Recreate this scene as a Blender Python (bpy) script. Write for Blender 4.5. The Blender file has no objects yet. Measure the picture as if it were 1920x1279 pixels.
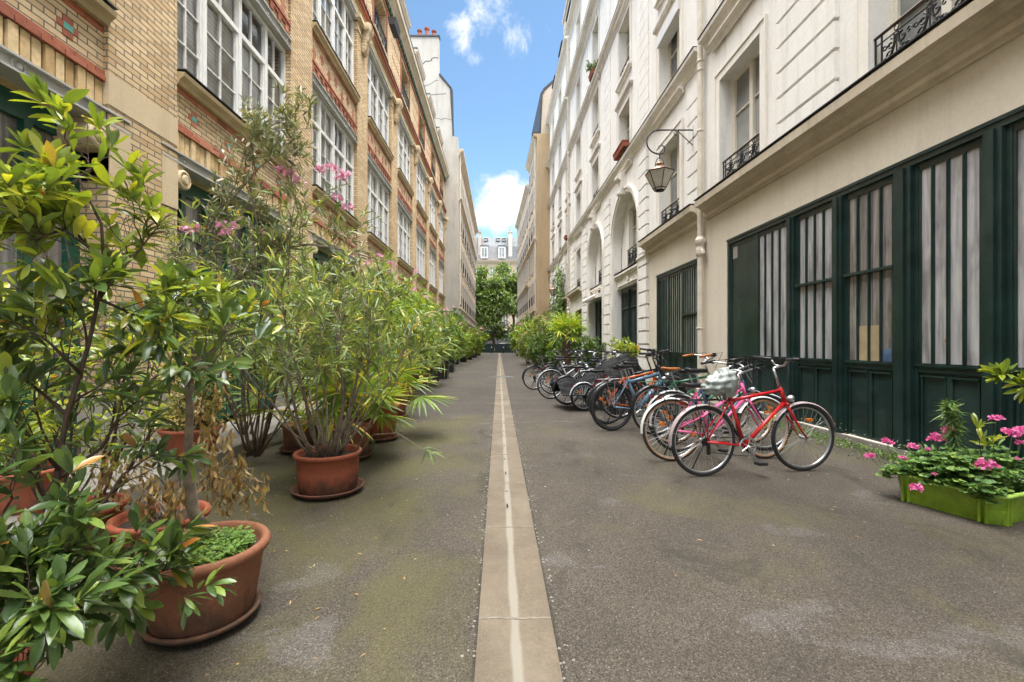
import bpy, math, random
import numpy as np
from mathutils import Vector, Matrix
R = math.radians
PI = math.pi
scene = bpy.context.scene
COL = scene.collection
random.seed(7)

# ------------------------------------------------------------ camera
CAM_H = 1.27
F = 853.3
cd = bpy.data.cameras.new("camera"); cam = bpy.data.objects.new("camera", cd); COL.objects.link(cam)
cam.location = (0, 0, CAM_H); cam.rotation_euler = (R(90), 0, 0)
cd.sensor_width = 36; cd.lens = 16.0; cd.shift_x = 24.5/1920; cd.shift_y = 5.5/1920
cd.clip_start = 0.05; cd.clip_end = 1500
scene.camera = cam

# ------------------------------------------------------------ sky, sun, exposure
SUN_EL, SUN_AZ = R(66), R(115)
w = bpy.data.worlds.new("World"); scene.world = w; w.use_nodes = True
nt = w.node_tree; nt.nodes.clear()
def wn(t, **k):
    n = nt.nodes.new(t)
    for a, b in k.items(): setattr(n, a, b)
    return n
def wl(a, b): nt.links.new(a, b)
def wmath(op, a, b=None, c=None, clamp=False):
    n = wn('ShaderNodeMath', operation=op, use_clamp=clamp)
    for i, v in enumerate((a, b, c)):
        if v is None: continue
        if isinstance(v, (int, float)): n.inputs[i].default_value = v
        else: wl(v, n.inputs[i])
    return n.outputs[0]
out = wn('ShaderNodeOutputWorld'); bg = wn('ShaderNodeBackground')
sky = wn('ShaderNodeTexSky', sky_type='NISHITA')
sky.sun_disc = False; sky.sun_elevation = SUN_EL; sky.sun_rotation = SUN_AZ
sky.air_density = 1.0; sky.dust_density = 0.2; sky.ozone_density = 3.0; sky.altitude = 300
tc = wn('ShaderNodeTexCoord')
sep = wn('ShaderNodeSeparateXYZ'); wl(tc.outputs['Generated'], sep.inputs[0])
# wispy and cumulus clouds lie in a layer: direction divided by height
nz = wn('ShaderNodeTexNoise'); nz.inputs['Scale'].default_value = 9.0; nz.inputs['Detail'].default_value = 10; nz.inputs['Roughness'].default_value = 0.66
nz.inputs['Distortion'].default_value = 0.5
wl(tc.outputs['Generated'], nz.inputs['Vector'])
def bank(dx, dy, dz, rad, soft, amp):
    v = Vector((dx, dy, dz)).normalized()
    d = wn('ShaderNodeVectorMath', operation='DISTANCE'); wl(tc.outputs['Generated'], d.inputs[0]); d.inputs[1].default_value = v
    m = wn('ShaderNodeMapRange', interpolation_type='SMOOTHSTEP'); wl(d.outputs['Value'], m.inputs[0])
    m.inputs[1].default_value = rad; m.inputs[2].default_value = rad*soft; m.inputs[3].default_value = 0; m.inputs[4].default_value = amp
    return m.outputs[0]
def dirpx(px, py): return ((px-935.5)/F, 1.0, (645-py)/F)
b = bank(*dirpx(915, 18), 0.10, 0.1, 0.36)
for px, py, rr, am in ((985, 75, 0.09, 0.34), (955, 45, 0.09, 0.34), (865, 60, 0.08, 0.34), (885, 100, 0.05, 0.28), (930, 385, 0.13, 0.50), (945, 350, 0.075, 0.45), (985, 375, 0.09, 0.42), (895, 370, 0.06, 0.36), (850, 420, 0.12, 0.3)):
    b = wmath('MAXIMUM', b, bank(*dirpx(px, py), rr, 0.1, am))
hi = wn('ShaderNodeMapRange', interpolation_type='SMOOTHSTEP'); wl(sep.outputs['Z'], hi.inputs[0])  # unseen cloud cover overhead, added for soft fill light
hi.inputs[1].default_value = 0.66; hi.inputs[2].default_value = 0.80; hi.inputs[3].default_value = 0; hi.inputs[4].default_value = 0.42
bk = wn('ShaderNodeMapRange', interpolation_type='SMOOTHSTEP'); wl(sep.outputs['Y'], bk.inputs[0])  # unseen cloud bank behind the camera, added for the same fill
bk.inputs[1].default_value = 0.1; bk.inputs[2].default_value = -0.3; bk.inputs[3].default_value = 0; bk.inputs[4].default_value = 0.36
b = wmath('MAXIMUM', b, wmath('MAXIMUM', hi.outputs[0], bk.outputs[0]))
cm = wmath('ADD', nz.outputs['Fac'], b)
cmr = wn('ShaderNodeMapRange', interpolation_type='SMOOTHSTEP'); wl(cm, cmr.inputs[0])
cmr.inputs[1].default_value = 0.72; cmr.inputs[2].default_value = 1.02; cmr.inputs[4].default_value = 0.97
# added cloud cover out of view overhead, brightened far above the low clouds as fill
cb = wn('ShaderNodeMapRange', interpolation_type='SMOOTHSTEP'); wl(sep.outputs['Z'], cb.inputs[0])
cb.inputs[1].default_value = 0.66; cb.inputs[2].default_value = 0.94; cb.inputs[3].default_value = 4.4; cb.inputs[4].default_value = 66.0
cc = wn('ShaderNodeVectorMath', operation='SCALE'); cc.inputs[0].default_value = (1.0, 0.985, 0.965); wl(cb.outputs[0], cc.inputs['Scale'])
hsv = wn('ShaderNodeHueSaturation'); hsv.inputs['Hue'].default_value = 0.49; hsv.inputs['Saturation'].default_value = 1.0; hsv.inputs['Value'].default_value = 0.86
wl(sky.outputs[0], hsv.inputs['Color'])
mx = wn('ShaderNodeMix', data_type='RGBA'); wl(cmr.outputs[0], mx.inputs[0]); wl(hsv.outputs[0], mx.inputs[6]); wl(cc.outputs[0], mx.inputs[7])
wl(mx.outputs[2], bg.inputs[0]); bg.inputs[1].default_value = 0.10
wl(bg.outputs[0], out.inputs[0])
sd = bpy.data.lights.new("sun", 'SUN'); sd.energy = 1.5; sd.angle = R(35); sd.color = (1.0, 0.98, 0.95)
so = bpy.data.objects.new("sun", sd); COL.objects.link(so)
sdir = Vector((math.cos(SUN_EL)*math.sin(SUN_AZ), math.cos(SUN_EL)*math.cos(SUN_AZ), math.sin(SUN_EL)))
so.rotation_euler = sdir.to_track_quat('Z', 'Y').to_euler(); so.location = (0, 0, 40)
scene.view_settings.view_transform = 'Standard'; scene.view_settings.look = 'None'
scene.view_settings.exposure = 1.74; scene.view_settings.gamma = 1
scene.cycles.max_bounces = 8; scene.cycles.transparent_max_bounces = 8
scene.cycles.diffuse_bounces = 5; scene.cycles.use_denoising = True
scene.cycles.sample_clamp_indirect = 8

# ------------------------------------------------------------ helpers
def at(px, py, Y): return Vector(((px-935.5)*Y/F, Y, CAM_H-(py-645)*Y/F))
class MB:
    def __init__(s): s.v = []; s.f = []; s.m = []
    def add(s, vs, fs, m=0):
        o = len(s.v); s.v.extend([tuple(x) for x in vs])
        for f in fs: s.f.append(tuple(i+o for i in f)); s.m.append(m)
    def box(s, x0, x1, y0, y1, z0, z1, m=0):
        if x0 > x1: x0, x1 = x1, x0
        if y0 > y1: y0, y1 = y1, y0
        s.add([(x0,y0,z0),(x1,y0,z0),(x1,y1,z0),(x0,y1,z0),(x0,y0,z1),(x1,y0,z1),(x1,y1,z1),(x0,y1,z1)],
              [(0,3,2,1),(4,5,6,7),(0,1,5,4),(1,2,6,5),(2,3,7,6),(3,0,4,7)], m)
    def quad(s, a, b, c, d, m=0): s.add([a, b, c, d], [(0,1,2,3)], m)
    def prism(s, poly, axis, d0, d1, m=0):
        n = len(poly)
        def P(p, d):
            if axis == 'y': return (p[0], d, p[1])
            if axis == 'x': return (d, p[0], p[1])
            return (p[0], p[1], d)
        vs = [P(p, d0) for p in poly]+[P(p, d1) for p in poly]
        fs = [tuple(range(n)), tuple(range(2*n-1, n-1, -1))]+[(i, i+n, (i+1) % n+n, (i+1) % n) for i in range(n)]
        s.add(vs, fs, m)
    def tube(s, pts, r, n=8, m=0, cap=True):
        pts = [Vector(p) for p in pts]; k = len(pts)
        rs = [r]*k if isinstance(r, (int, float)) else list(r)
        if len(rs) != k: rs = [rs[0]+(rs[-1]-rs[0])*i/(k-1) for i in range(k)]
        vs = []; u = None
        for i, p in enumerate(pts):
            t = (pts[min(i+1, k-1)]-pts[max(i-1, 0)])
            t = t.normalized() if t.length > 1e-9 else Vector((0,0,1))
            if u is None: u = t.orthogonal().normalized()
            else:
                u = u-t*u.dot(t)
                u = u.normalized() if u.length > 1e-6 else t.orthogonal().normalized()
            w_ = t.cross(u)
            for j in range(n):
                a = 2*PI*j/n; vs.append(p+(u*math.cos(a)+w_*math.sin(a))*rs[i])
        fs = [(i*n+j, i*n+(j+1) % n, (i+1)*n+(j+1) % n, (i+1)*n+j) for i in range(k-1) for j in range(n)]
        if cap: fs += [tuple(range(n-1, -1, -1)), tuple((k-1)*n+j for j in range(n))]
        s.add(vs, fs, m)
    def lathe(s, prof, c=(0,0,0), n=32, m=0, axis='z', sx=1, sy=1):
        vs = []
        for r, z in prof:
            for j in range(n):
                a = 2*PI*j/n
                if axis == 'z': vs.append((c[0]+r*math.cos(a)*sx, c[1]+r*math.sin(a)*sy, c[2]+z))
                elif axis == 'x': vs.append((c[0]+z, c[1]+r*math.cos(a), c[2]+r*math.sin(a)))
                else: vs.append((c[0]+r*math.cos(a), c[1]+z, c[2]+r*math.sin(a)))
        k = len(prof)
        fs = [(i*n+j, i*n+(j+1) % n, (i+1)*n+(j+1) % n, (i+1)*n+j) for i in range(k-1) for j in range(n)]
        fs += [tuple(range(n-1, -1, -1)), tuple((k-1)*n+j for j in range(n))]
        s.add(vs, fs, m)
    def torus(s, c, Rr, r, n=40, k=8, axis='y', m=0, a0=0, a1=2*PI, flat=1.0):
        full = abs(a1-a0-2*PI) < 1e-6; cnt = n if full else n+1; vs = []
        for i in range(cnt):
            a = a0+(a1-a0)*i/n
            for j in range(k):
                b_ = 2*PI*j/k; rr = Rr+r*math.cos(b_); h = r*math.sin(b_)*flat
                if axis == 'y': vs.append((c[0]+rr*math.cos(a), c[1]+h, c[2]+rr*math.sin(a)))
                elif axis == 'x': vs.append((c[0]+h, c[1]+rr*math.cos(a), c[2]+rr*math.sin(a)))
                else: vs.append((c[0]+rr*math.cos(a), c[1]+rr*math.sin(a), c[2]+h))
        fs = []
        for i in range(n):
            i2 = (i+1) % cnt
            for j in range(k): fs.append((i*k+j, i*k+(j+1) % k, i2*k+(j+1) % k, i2*k+j))
        s.add(vs, fs, m)
    def build(s, name, mats, parent=None, smooth=False, loc=None, rotz=0):
        me = bpy.data.meshes.new(name); me.from_pydata(s.v, [], s.f)
        if not isinstance(mats, (list, tuple)): mats = [mats]
        for x in mats: me.materials.append(x)
        if len(mats) > 1: me.polygons.foreach_set('material_index', s.m)
        if smooth: me.polygons.foreach_set('use_smooth', [True]*len(me.polygons))
        me.update()
        o = bpy.data.objects.new(name, me); COL.objects.link(o)
        if parent: o.parent = parent
        if loc is not None: o.location = loc
        o.rotation_euler = (0, 0, rotz)
        if smooth == 'auto': pass
        return o
def tag(o, label=None, cat=None, group=None, kind=None):
    if label: o['label'] = label
    if cat: o['category'] = cat
    if group: o['group'] = group
    if kind: o['kind'] = kind
    return o
def empty(name, loc=(0,0,0), rz=0, label=None, cat=None, group=None):
    o = bpy.data.objects.new(name, None); COL.objects.link(o); o.location = loc; o.rotation_euler = (0, 0, rz)
    o.empty_display_size = 0.2
    return tag(o, label, cat, group)
KIDS = {}
def copy_tree(o, parent=None, loc=None, rz=None):
    c = o.copy(); COL.objects.link(c)
    if parent is not None: c.parent = parent
    if loc is not None: c.location = loc
    if rz is not None: c.rotation_euler = (0, 0, rz)
    for ch in o.children: copy_tree(ch, c)
    return c
def struct(name, mb, mats, smooth=False):
    return tag(mb.build(name, mats, smooth=smooth), kind='structure')

# ------------------------------------------------------------ materials
def newmat(name):
    m = bpy.data.materials.new(name); m.use_nodes = True; t = m.node_tree; t.nodes.clear()
    o = t.nodes.new('ShaderNodeOutputMaterial'); p = t.nodes.new('ShaderNodeBsdfPrincipled'); t.links.new(p.outputs[0], o.inputs[0])
    return m, t, p, o
def N(t, typ, ins=None, **k):
    n = t.nodes.new(typ)
    for a, b_ in k.items(): setattr(n, a, b_)
    for a, v in (ins or {}).items():
        if isinstance(v, bpy.types.NodeSocket): t.links.new(v, n.inputs[a])
        else: n.inputs[a].default_value = v
    return n
def ramp(t, fac, stops):
    n = t.nodes.new('ShaderNodeValToRGB'); t.links.new(fac, n.inputs[0]); e = n.color_ramp.elements
    while len(e) < len(stops): e.new(0.5)
    for i, (p, c) in enumerate(stops):
        e[i].position = p; e[i].color = (c, c, c, 1) if isinstance(c, (int, float)) else (*c, 1)
    return n.outputs[0]
def mixc(t, fac, a, b_, mode='MIX'):
    n = t.nodes.new('ShaderNodeMix'); n.data_type = 'RGBA'; n.blend_type = mode
    for i, v in ((0, fac), (6, a), (7, b_)):
        if isinstance(v, bpy.types.NodeSocket): t.links.new(v, n.inputs[i])
        elif i == 0: n.inputs[0].default_value = v
        else: n.inputs[i].default_value = (*v, 1)
    return n.outputs[2]
def mth(t, op, a, b_=0.0, clamp=False):
    n = t.nodes.new('ShaderNodeMath'); n.operation = op; n.use_clamp = clamp
    for i, v in ((0, a), (1, b_)):
        if isinstance(v, bpy.types.NodeSocket): t.links.new(v, n.inputs[i])
        else: n.inputs[i].default_value = v
    return n.outputs[0]
def geo(t): return t.nodes.new('ShaderNodeNewGeometry').outputs['Position']
def noise(t, vec, sc, det=4, rough=0.55, dist=0.0):
    n = N(t, 'ShaderNodeTexNoise', {'Vector': vec, 'Scale': sc, 'Detail': det, 'Roughness': rough, 'Distortion': dist})
    return n.outputs['Fac']
def vmul(t, vec, s):
    return N(t, 'ShaderNodeVectorMath', {0: vec, 1: s}, operation='MULTIPLY').outputs[0]
def bump(t, p, h, strength=0.3, dist=0.01):
    b_ = N(t, 'ShaderNodeBump', {'Height': h, 'Strength': strength, 'Distance': dist}); t.links.new(b_.outputs[0], p.inputs['Normal'])
def simple(name, c, rough=0.5, metal=0.0, var=0.15, sc=6.0, bmp=0.0, spec=0.5, grime=None):
    m, t, p, o = newmat(name); g = geo(t)
    n = noise(t, g, sc, 5)
    f = ramp(t, n, [(0.3, 1-var), (0.7, 1+var*0.6)])
    col = mixc(t, 1.0, c, f, 'MULTIPLY')
    if grime:
        n2 = noise(t, g, sc*0.45, 6, 0.7)
        col = mixc(t, ramp(t, n2, [(0.5, 0.0), (0.72, grime[1])]), col, grime[0])
    t.links.new(col, p.inputs['Base Color'])
    p.inputs['Roughness'].default_value = rough; p.inputs['Metallic'].default_value = metal
    p.inputs['Specular IOR Level'].default_value = spec
    if bmp: bump(t, p, noise(t, g, sc*6, 3), bmp, 0.01)
    return m
def plaster(name, c, c2, bmp=0.15, streak=0.35):
    m, t, p, o = newmat(name); g = geo(t)
    n = noise(t, g, 0.7, 5, 0.6); n2 = noise(t, vmul(t, g, (3.0, 3.0, 0.35)), 1.6, 6, 0.65)
    col = mixc(t, ramp(t, n, [(0.35, 0.0), (0.68, 0.8)]), c, c2)
    col = mixc(t, ramp(t, n2, [(0.5, 0.0), (0.75, streak)]), col, tuple(x*0.55 for x in c2))
    n3 = noise(t, g, 22, 4)
    col = mixc(t, 0.25, col, ramp(t, n3, [(0.3, 0.75), (0.7, 1.1)]), 'MULTIPLY')
    t.links.new(col, p.inputs['Base Color']); p.inputs['Roughness'].default_value = 0.85
    p.inputs['Specular IOR Level'].default_value = 0.2
    bump(t, p, noise(t, g, 60, 3), bmp, 0.006)
    return m
def brickmat(name, c1, c2, mortar, extra=None, rowh=0.066, bw=0.22):
    m, t, p, o = newmat(name); g = geo(t)
    s = N(t, 'ShaderNodeSeparateXYZ', {0: g})
    u = mth(t, 'ADD', s.outputs[0], s.outputs[1])
    cv = N(t, 'ShaderNodeCombineXYZ', {0: u, 1: s.outputs[2]}).outputs[0]
    b_ = N(t, 'ShaderNodeTexBrick', {'Vector': cv, 'Scale': 1.0, 'Mortar Size': 0.0075, 'Mortar Smooth': 0.1, 'Bias': -0.1, 'Brick Width': bw, 'Row Height': rowh})
    b_.offset = 0.5
    b_.inputs['Color1'].default_value = (0, 0, 0, 1); b_.inputs['Color2'].default_value = (1, 1, 1, 1); b_.inputs['Mortar'].default_value = (0.5, 0.5, 0.5, 1)
    n = noise(t, g, 14, 5, 0.65); n2 = noise(t, g, 0.9, 4)
    fac = mth(t, 'ADD', mth(t, 'MULTIPLY', b_.outputs['Color'], 0.6), mth(t, 'MULTIPLY', n, 0.4))
    st = [(0.12, c1), (0.45, tuple((a+b2)/2 for a, b2 in zip(c1, c2))), (0.68, c2)]
    if extra: st.append((0.86, extra))
    col = ramp(t, fac, st)
    col = mixc(t, 0.6, col, ramp(t, n2, [(0.3, 0.72), (0.7, 1.12)]), 'MULTIPLY')
    col = mixc(t, b_.outputs['Fac'], col, mortar)
    t.links.new(col, p.inputs['Base Color']); p.inputs['Roughness'].default_value = 0.8; p.inputs['Specular IOR Level'].default_value = 0.25
    h = mth(t, 'SUBTRACT', mth(t, 'MULTIPLY', n, 0.25), b_.outputs['Fac'])
    bump(t, p, h, 0.6, 0.008)
    return m
BR = 1.0
def leafmat(name, stops, rough=0.38, trans=0.3, spec=0.5, tt=(1.5, 1.5, 0.5)):
    m, t, p, o = newmat(name); gi = t.nodes.new('ShaderNodeNewGeometry')
    stops = [(a_, tuple(min(.9, v_*k_) for v_, k_ in zip(c_, (1+(BR-1)*1.5, 1+(BR-1)*.45, 1+(BR-1)*.7)))) for a_, c_ in stops]; col = ramp(t, gi.outputs['Random Per Island'], stops)
    n = noise(t, gi.outputs['Position'], 25, 2); col = mixc(t, 0.5, col, ramp(t, n, [(0.3, 0.65), (0.7, 1.2)]), 'MULTIPLY')
    back = mixc(t, gi.outputs['Backfacing'], col, mixc(t, 0.35, col, (0.28, 0.34, 0.2)))
    t.links.new(back, p.inputs['Base Color']); p.inputs['Roughness'].default_value = rough; p.inputs['Specular IOR Level'].default_value = spec
    tr = N(t, 'ShaderNodeBsdfTranslucent', {'Color': mixc(t, 1.0, col, tt, 'MULTIPLY')})
    ms = N(t, 'ShaderNodeMixShader', {0: trans, 1: p.outputs[0], 2: tr.outputs[0]}); t.links.new(ms.outputs[0], o.inputs[0])
    return m
M = {}
M['brick'] = brickmat('yellow_brick', (0.52, 0.345, 0.175), (0.70, 0.53, 0.31), (0.155, 0.14, 0.12), (0.58, 0.33, 0.15))
M['brick2'] = brickmat('pale_brick', (0.58, 0.41, 0.23), (0.75, 0.585, 0.36), (0.165, 0.15, 0.13), (0.62, 0.34, 0.15))
M['shutter'] = simple('louvred_shutter_paint', (0.40, 0.37, 0.33), 0.6, var=0.2)
M['redbrick'] = brickmat('red_brick', (0.40, 0.105, 0.045), (0.50, 0.15, 0.065), (0.30, 0.2, 0.15))
M['red'] = simple('red_glazed_brick', (0.42, 0.11, 0.05), 0.6, var=0.35, sc=15)
M['dentil'] = simple('dark_green_tile', (0.04, 0.12, 0.08), 0.5, sc=20)
M['teal'] = simple('teal_tile', (0.10, 0.36, 0.30), 0.35, sc=20)
M['soldier'] = simple('ochre_brick', (0.56, 0.37, 0.16), 0.75, var=0.4, sc=9, bmp=0.3)
M['stone'] = plaster('limestone', (0.60, 0.48, 0.32), (0.52, 0.41, 0.27), 0.3)
M['plinth'] = plaster('grey_stone', (0.42, 0.38, 0.31), (0.34, 0.31, 0.26), 0.5)
M['white'] = plaster('white_render', (0.82, 0.80, 0.76), (0.755, 0.73, 0.685), 0.12, 0.42)
M['trim'] = plaster('white_trim', (0.81, 0.78, 0.73), (0.71, 0.66, 0.58), 0.15, 0.5)
M['cream'] = plaster('cream_render', (0.70, 0.635, 0.53), (0.64, 0.575, 0.47), 0.12, 0.2)
M['ledge'] = plaster('ledge_stone', (0.68, 0.60, 0.48), (0.52, 0.44, 0.33), 0.15, 0.45)
M['concrete_wall'] = plaster('grey_render', (0.52, 0.485, 0.43), (0.43, 0.40, 0.35), 0.2, 0.45)
M['tan'] = plaster('tan_render', (0.47, 0.35, 0.215), (0.41, 0.30, 0.18), 0.2, 0.35)
M['beige'] = plaster('beige_render', (0.56, 0.47, 0.37), (0.50, 0.42, 0.32), 0.2, 0.35)
M['steel'] = simple('grey_steel', (0.42, 0.42, 0.40), 0.5, 0.0, 0.1, 5, grime=((0.3, 0.24, 0.17), 0.5))
M['sill'] = simple('golden_sill', (0.44, 0.34, 0.19), 0.6, var=0.2, sc=4)
M['winwhite'] = simple('white_frame_paint', (0.74, 0.73, 0.70), 0.4, var=0.08)
M['wincream'] = simple('cream_frame_paint', (0.68, 0.64, 0.54), 0.45, var=0.08)
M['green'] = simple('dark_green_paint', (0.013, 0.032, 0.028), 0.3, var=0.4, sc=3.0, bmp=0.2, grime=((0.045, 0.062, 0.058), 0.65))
M['bottlegreen'] = simple('bottle_green_paint', (0.012, 0.085, 0.055), 0.35, var=0.2, sc=3.0)  # richer green paint of the left workshop fronts
M['iron'] = simple('black_iron', (0.022, 0.022, 0.024), 0.45, 0.4, 0.3, 12)
M['ironrail'] = simple('brown_handrail', (0.045, 0.02, 0.018), 0.35, 0.2, 0.2)
M['zinc'] = simple('zinc', (0.27, 0.30, 0.33), 0.45, 0.5, 0.2, 3)
M['zincdark'] = simple('dark_flashing', (0.05, 0.05, 0.055), 0.5, 0.4, 0.2)
M['roofzinc'] = simple('dull_roof_zinc', (0.13, 0.14, 0.15), 0.8, 0.0, 0.3, 2.5)
M['slate'] = simple('slate', (0.19, 0.185, 0.19), 0.6, 0.0, 0.4, 5)
M['pipe'] = simple('painted_downpipe', (0.66, 0.60, 0.50), 0.5, var=0.12, sc=5, grime=((0.4, 0.33, 0.24), 0.5))
M['terra'] = simple('terracotta', (0.42, 0.13, 0.06), 0.7, var=0.3, sc=9, bmp=0.1, grime=((0.16, 0.075, 0.045), 0.7))
M['terra2'] = simple('weathered_terracotta', (0.40, 0.165, 0.085), 0.75, var=0.35, sc=7, bmp=0.15, grime=((0.15, 0.09, 0.055), 0.85))
def terram(name, c, dirt, lime):
    m, t, p, o = newmat(name); g = geo(t); s = N(t, 'ShaderNodeSeparateXYZ', {0: g})
    n = noise(t, g, 6, 6, 0.65, 0.5); n2 = noise(t, vmul(t, g, (1, 1, 0.35)), 14, 6, 0.7); n3 = noise(t, g, 45, 4, 0.7)
    col = mixc(t, 1.0, c, ramp(t, n3, [(0.3, 0.8), (0.7, 1.12)]), 'MULTIPLY')
    low = N(t, 'ShaderNodeMapRange', {0: s.outputs[2], 1: 0.30, 2: 0.04, 3: -0.10, 4: 0.16}).outputs[0]
    col = mixc(t, ramp(t, mth(t, 'ADD', mth(t, 'ADD', mth(t, 'MULTIPLY', n, 0.5), mth(t, 'MULTIPLY', n2, 0.5)), low), [(0.50, 0.0), (0.66, 0.85)]), col, dirt)
    col = mixc(t, ramp(t, noise(t, g, 11, 7, 0.75, 1.0), [(0.60, 0.0), (0.72, 0.5)]), col, lime)
    t.links.new(col, p.inputs['Base Color']); p.inputs['Roughness'].default_value = 0.78; bump(t, p, n3, 0.2, 0.004); return m
M['terra'] = terram('terracotta', (0.32, 0.085, 0.04), (0.075, 0.045, 0.028), (0.42, 0.20, 0.12))
M['terra2'] = terram('weathered_terracotta', (0.28, 0.11, 0.055), (0.085, 0.055, 0.035), (0.45, 0.30, 0.21))
M['soil'] = simple('potting_soil', (0.055, 0.038, 0.026), 0.95, var=0.6, sc=30, bmp=0.8)
M['bark'] = simple('brown_bark', (0.13, 0.085, 0.055), 0.85, var=0.45, sc=25, bmp=0.5)
M['barkgrey'] = simple('grey_bark', (0.24, 0.19, 0.14), 0.85, var=0.45, sc=22, bmp=0.5)
M['twig'] = simple('dark_twig', (0.075, 0.045, 0.03), 0.8, var=0.4, sc=30)
M['copper'] = simple('copper_cap', (0.42, 0.22, 0.13), 0.4, 0.6, 0.35, 9)
M['tyre'] = simple('black_rubber', (0.018, 0.018, 0.018), 0.75, var=0.2, sc=30)
M['tyretan'] = simple('tan_tyre_wall', (0.42, 0.22, 0.08), 0.7, var=0.2, sc=30)
M['alloy'] = simple('alloy', (0.60, 0.60, 0.60), 0.3, 0.85, 0.15, 20)
M['blackplastic'] = simple('black_plastic', (0.02, 0.02, 0.021), 0.45, var=0.2)
M['fabric'] = simple('black_cover_fabric', (0.008, 0.008, 0.009), 0.7, var=0.3, sc=4, spec=0.2)
M['leather'] = simple('brown_leather', (0.40, 0.13, 0.035), 0.45, var=0.2)
M['orange'] = simple('orange_reflector', (0.62, 0.17, 0.02), 0.3, var=0.1)
M['redlens'] = simple('red_reflector', (0.26, 0.012, 0.012), 0.3, var=0.1)
M['bag'] = simple('grey_plastic_bag', (0.42, 0.46, 0.43), 0.35, var=0.25, sc=14, bmp=0.4)
M['limegreen'] = simple('lime_green_plastic', (0.28, 0.43, 0.03), 0.45, var=0.3, sc=9, bmp=0.2, grime=((0.10, 0.14, 0.03), 0.8))
M['limerim'] = simple('pale_lime_rim', (0.38, 0.55, 0.10), 0.4, var=0.2, sc=8)
def paint(n, c): 
    if n not in M: M[n] = simple(n, c, 0.25, 0.0, 0.12, 10)
    return M[n]
paint('red_paint', (0.50, 0.015, 0.02)); paint('pink_paint', (0.75, 0.13, 0.30)); paint('green_paint', (0.015, 0.12, 0.055))
paint('bluegrey_paint', (0.11, 0.17, 0.24)); paint('orange_paint', (0.60, 0.11, 0.02)); paint('black_paint', (0.02, 0.02, 0.022))
paint('blue_paint', (0.03, 0.12, 0.42)); paint('silver_paint', (0.45, 0.46, 0.47)); paint('white_paint', (0.7, 0.7, 0.68))
paint('yellow_paint', (0.8, 0.55, 0.02)); paint('guard_paint', (0.42, 0.34, 0.34)); paint('darkblue_paint', (0.02, 0.04, 0.09))
M['flower'] = leafmat('pink_petals', [(0.0, (0.75, 0.07, 0.30)), (0.5, (0.85, 0.14, 0.42)), (1.0, (0.9, 0.3, 0.6))], 0.5, 0.25, tt=(1, 1, 1))
M['flower2'] = leafmat('pale_pink_petals', [(0.0, (0.82, 0.25, 0.45)), (1.0, (0.88, 0.52, 0.66))], 0.5, 0.3, tt=(1, 1, 1))
M['white_petal'] = leafmat('white_petals', [(0.0, (0.8, 0.8, 0.75)), (1.0, (0.85, 0.85, 0.8))], 0.5, 0.3)
M['violet'] = leafmat('violet_petals', [(0.0, (0.3, 0.15, 0.6)), (1.0, (0.4, 0.25, 0.7))], 0.5, 0.3)
BR = 1.5
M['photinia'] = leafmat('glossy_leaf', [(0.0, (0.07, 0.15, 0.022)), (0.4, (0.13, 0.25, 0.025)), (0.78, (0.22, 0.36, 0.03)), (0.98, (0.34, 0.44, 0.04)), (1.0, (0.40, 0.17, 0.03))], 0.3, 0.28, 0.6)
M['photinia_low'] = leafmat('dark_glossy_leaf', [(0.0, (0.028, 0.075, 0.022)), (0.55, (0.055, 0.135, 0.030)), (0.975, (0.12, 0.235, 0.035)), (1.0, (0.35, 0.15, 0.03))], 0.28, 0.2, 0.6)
M['oleander'] = leafmat('oleander_leaf', [(0.0, (0.055, 0.125, 0.040)), (0.5, (0.11, 0.22, 0.06)), (0.8, (0.20, 0.34, 0.075)), (0.97, (0.30, 0.43, 0.09)), (1.0, (0.42, 0.36, 0.05))], 0.42, 0.25)
M['olive'] = leafmat('olive_leaf', [(0.0, (0.06, 0.11, 0.045)), (0.5, (0.125, 0.20, 0.085)), (0.8, (0.23, 0.31, 0.18)), (1.0, (0.38, 0.45, 0.31))], 0.45, 0.15)
M['bright'] = leafmat('bright_leaf', [(0.0, (0.06, 0.17, 0.022)), (0.5, (0.12, 0.28, 0.03)), (0.85, (0.22, 0.38, 0.04)), (1.0, (0.36, 0.42, 0.06))], 0.4, 0.3)
M['ivy'] = leafmat('variegated_ivy', [(0.0, (0.08, 0.17, 0.04)), (0.4, (0.22, 0.32, 0.08)), (0.75, (0.50, 0.52, 0.18)), (1.0, (0.62, 0.60, 0.32))], 0.5, 0.2)
M['darkivy'] = leafmat('green_ivy', [(0.0, (0.035, 0.10, 0.02)), (0.6, (0.07, 0.18, 0.03)), (1.0, (0.14, 0.28, 0.05))], 0.4, 0.2)
BR = 1.15
M['palm'] = leafmat('palm_blade', [(0.0, (0.06, 0.15, 0.02)), (0.55, (0.16, 0.28, 0.03)), (0.82, (0.36, 0.40, 0.03)), (1.0, (0.62, 0.42, 0.04))], 0.4, 0.3)
M['palmgreen'] = leafmat('green_palm_blade', [(0.0, (0.13, 0.26, 0.03)), (0.6, (0.25, 0.40, 0.04)), (1.0, (0.50, 0.52, 0.05))], 0.4, 0.3)
BR = 1.0
M['dead'] = leafmat('dead_leaf', [(0.0, (0.20, 0.10, 0.03)), (0.5, (0.38, 0.23, 0.08)), (1.0, (0.50, 0.36, 0.15))], 0.7, 0.2)
BR = 1.5
M['tree'] = leafmat('tree_leaf', [(0.0, (0.022, 0.065, 0.012)), (0.5, (0.05, 0.12, 0.018)), (1.0, (0.115, 0.215, 0.026))], 0.5, 0.3)
M['geranium'] = leafmat('geranium_leaf', [(0.0, (0.04, 0.12, 0.03)), (0.6, (0.07, 0.19, 0.045)), (1.0, (0.14, 0.29, 0.05))], 0.5, 0.2)
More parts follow.
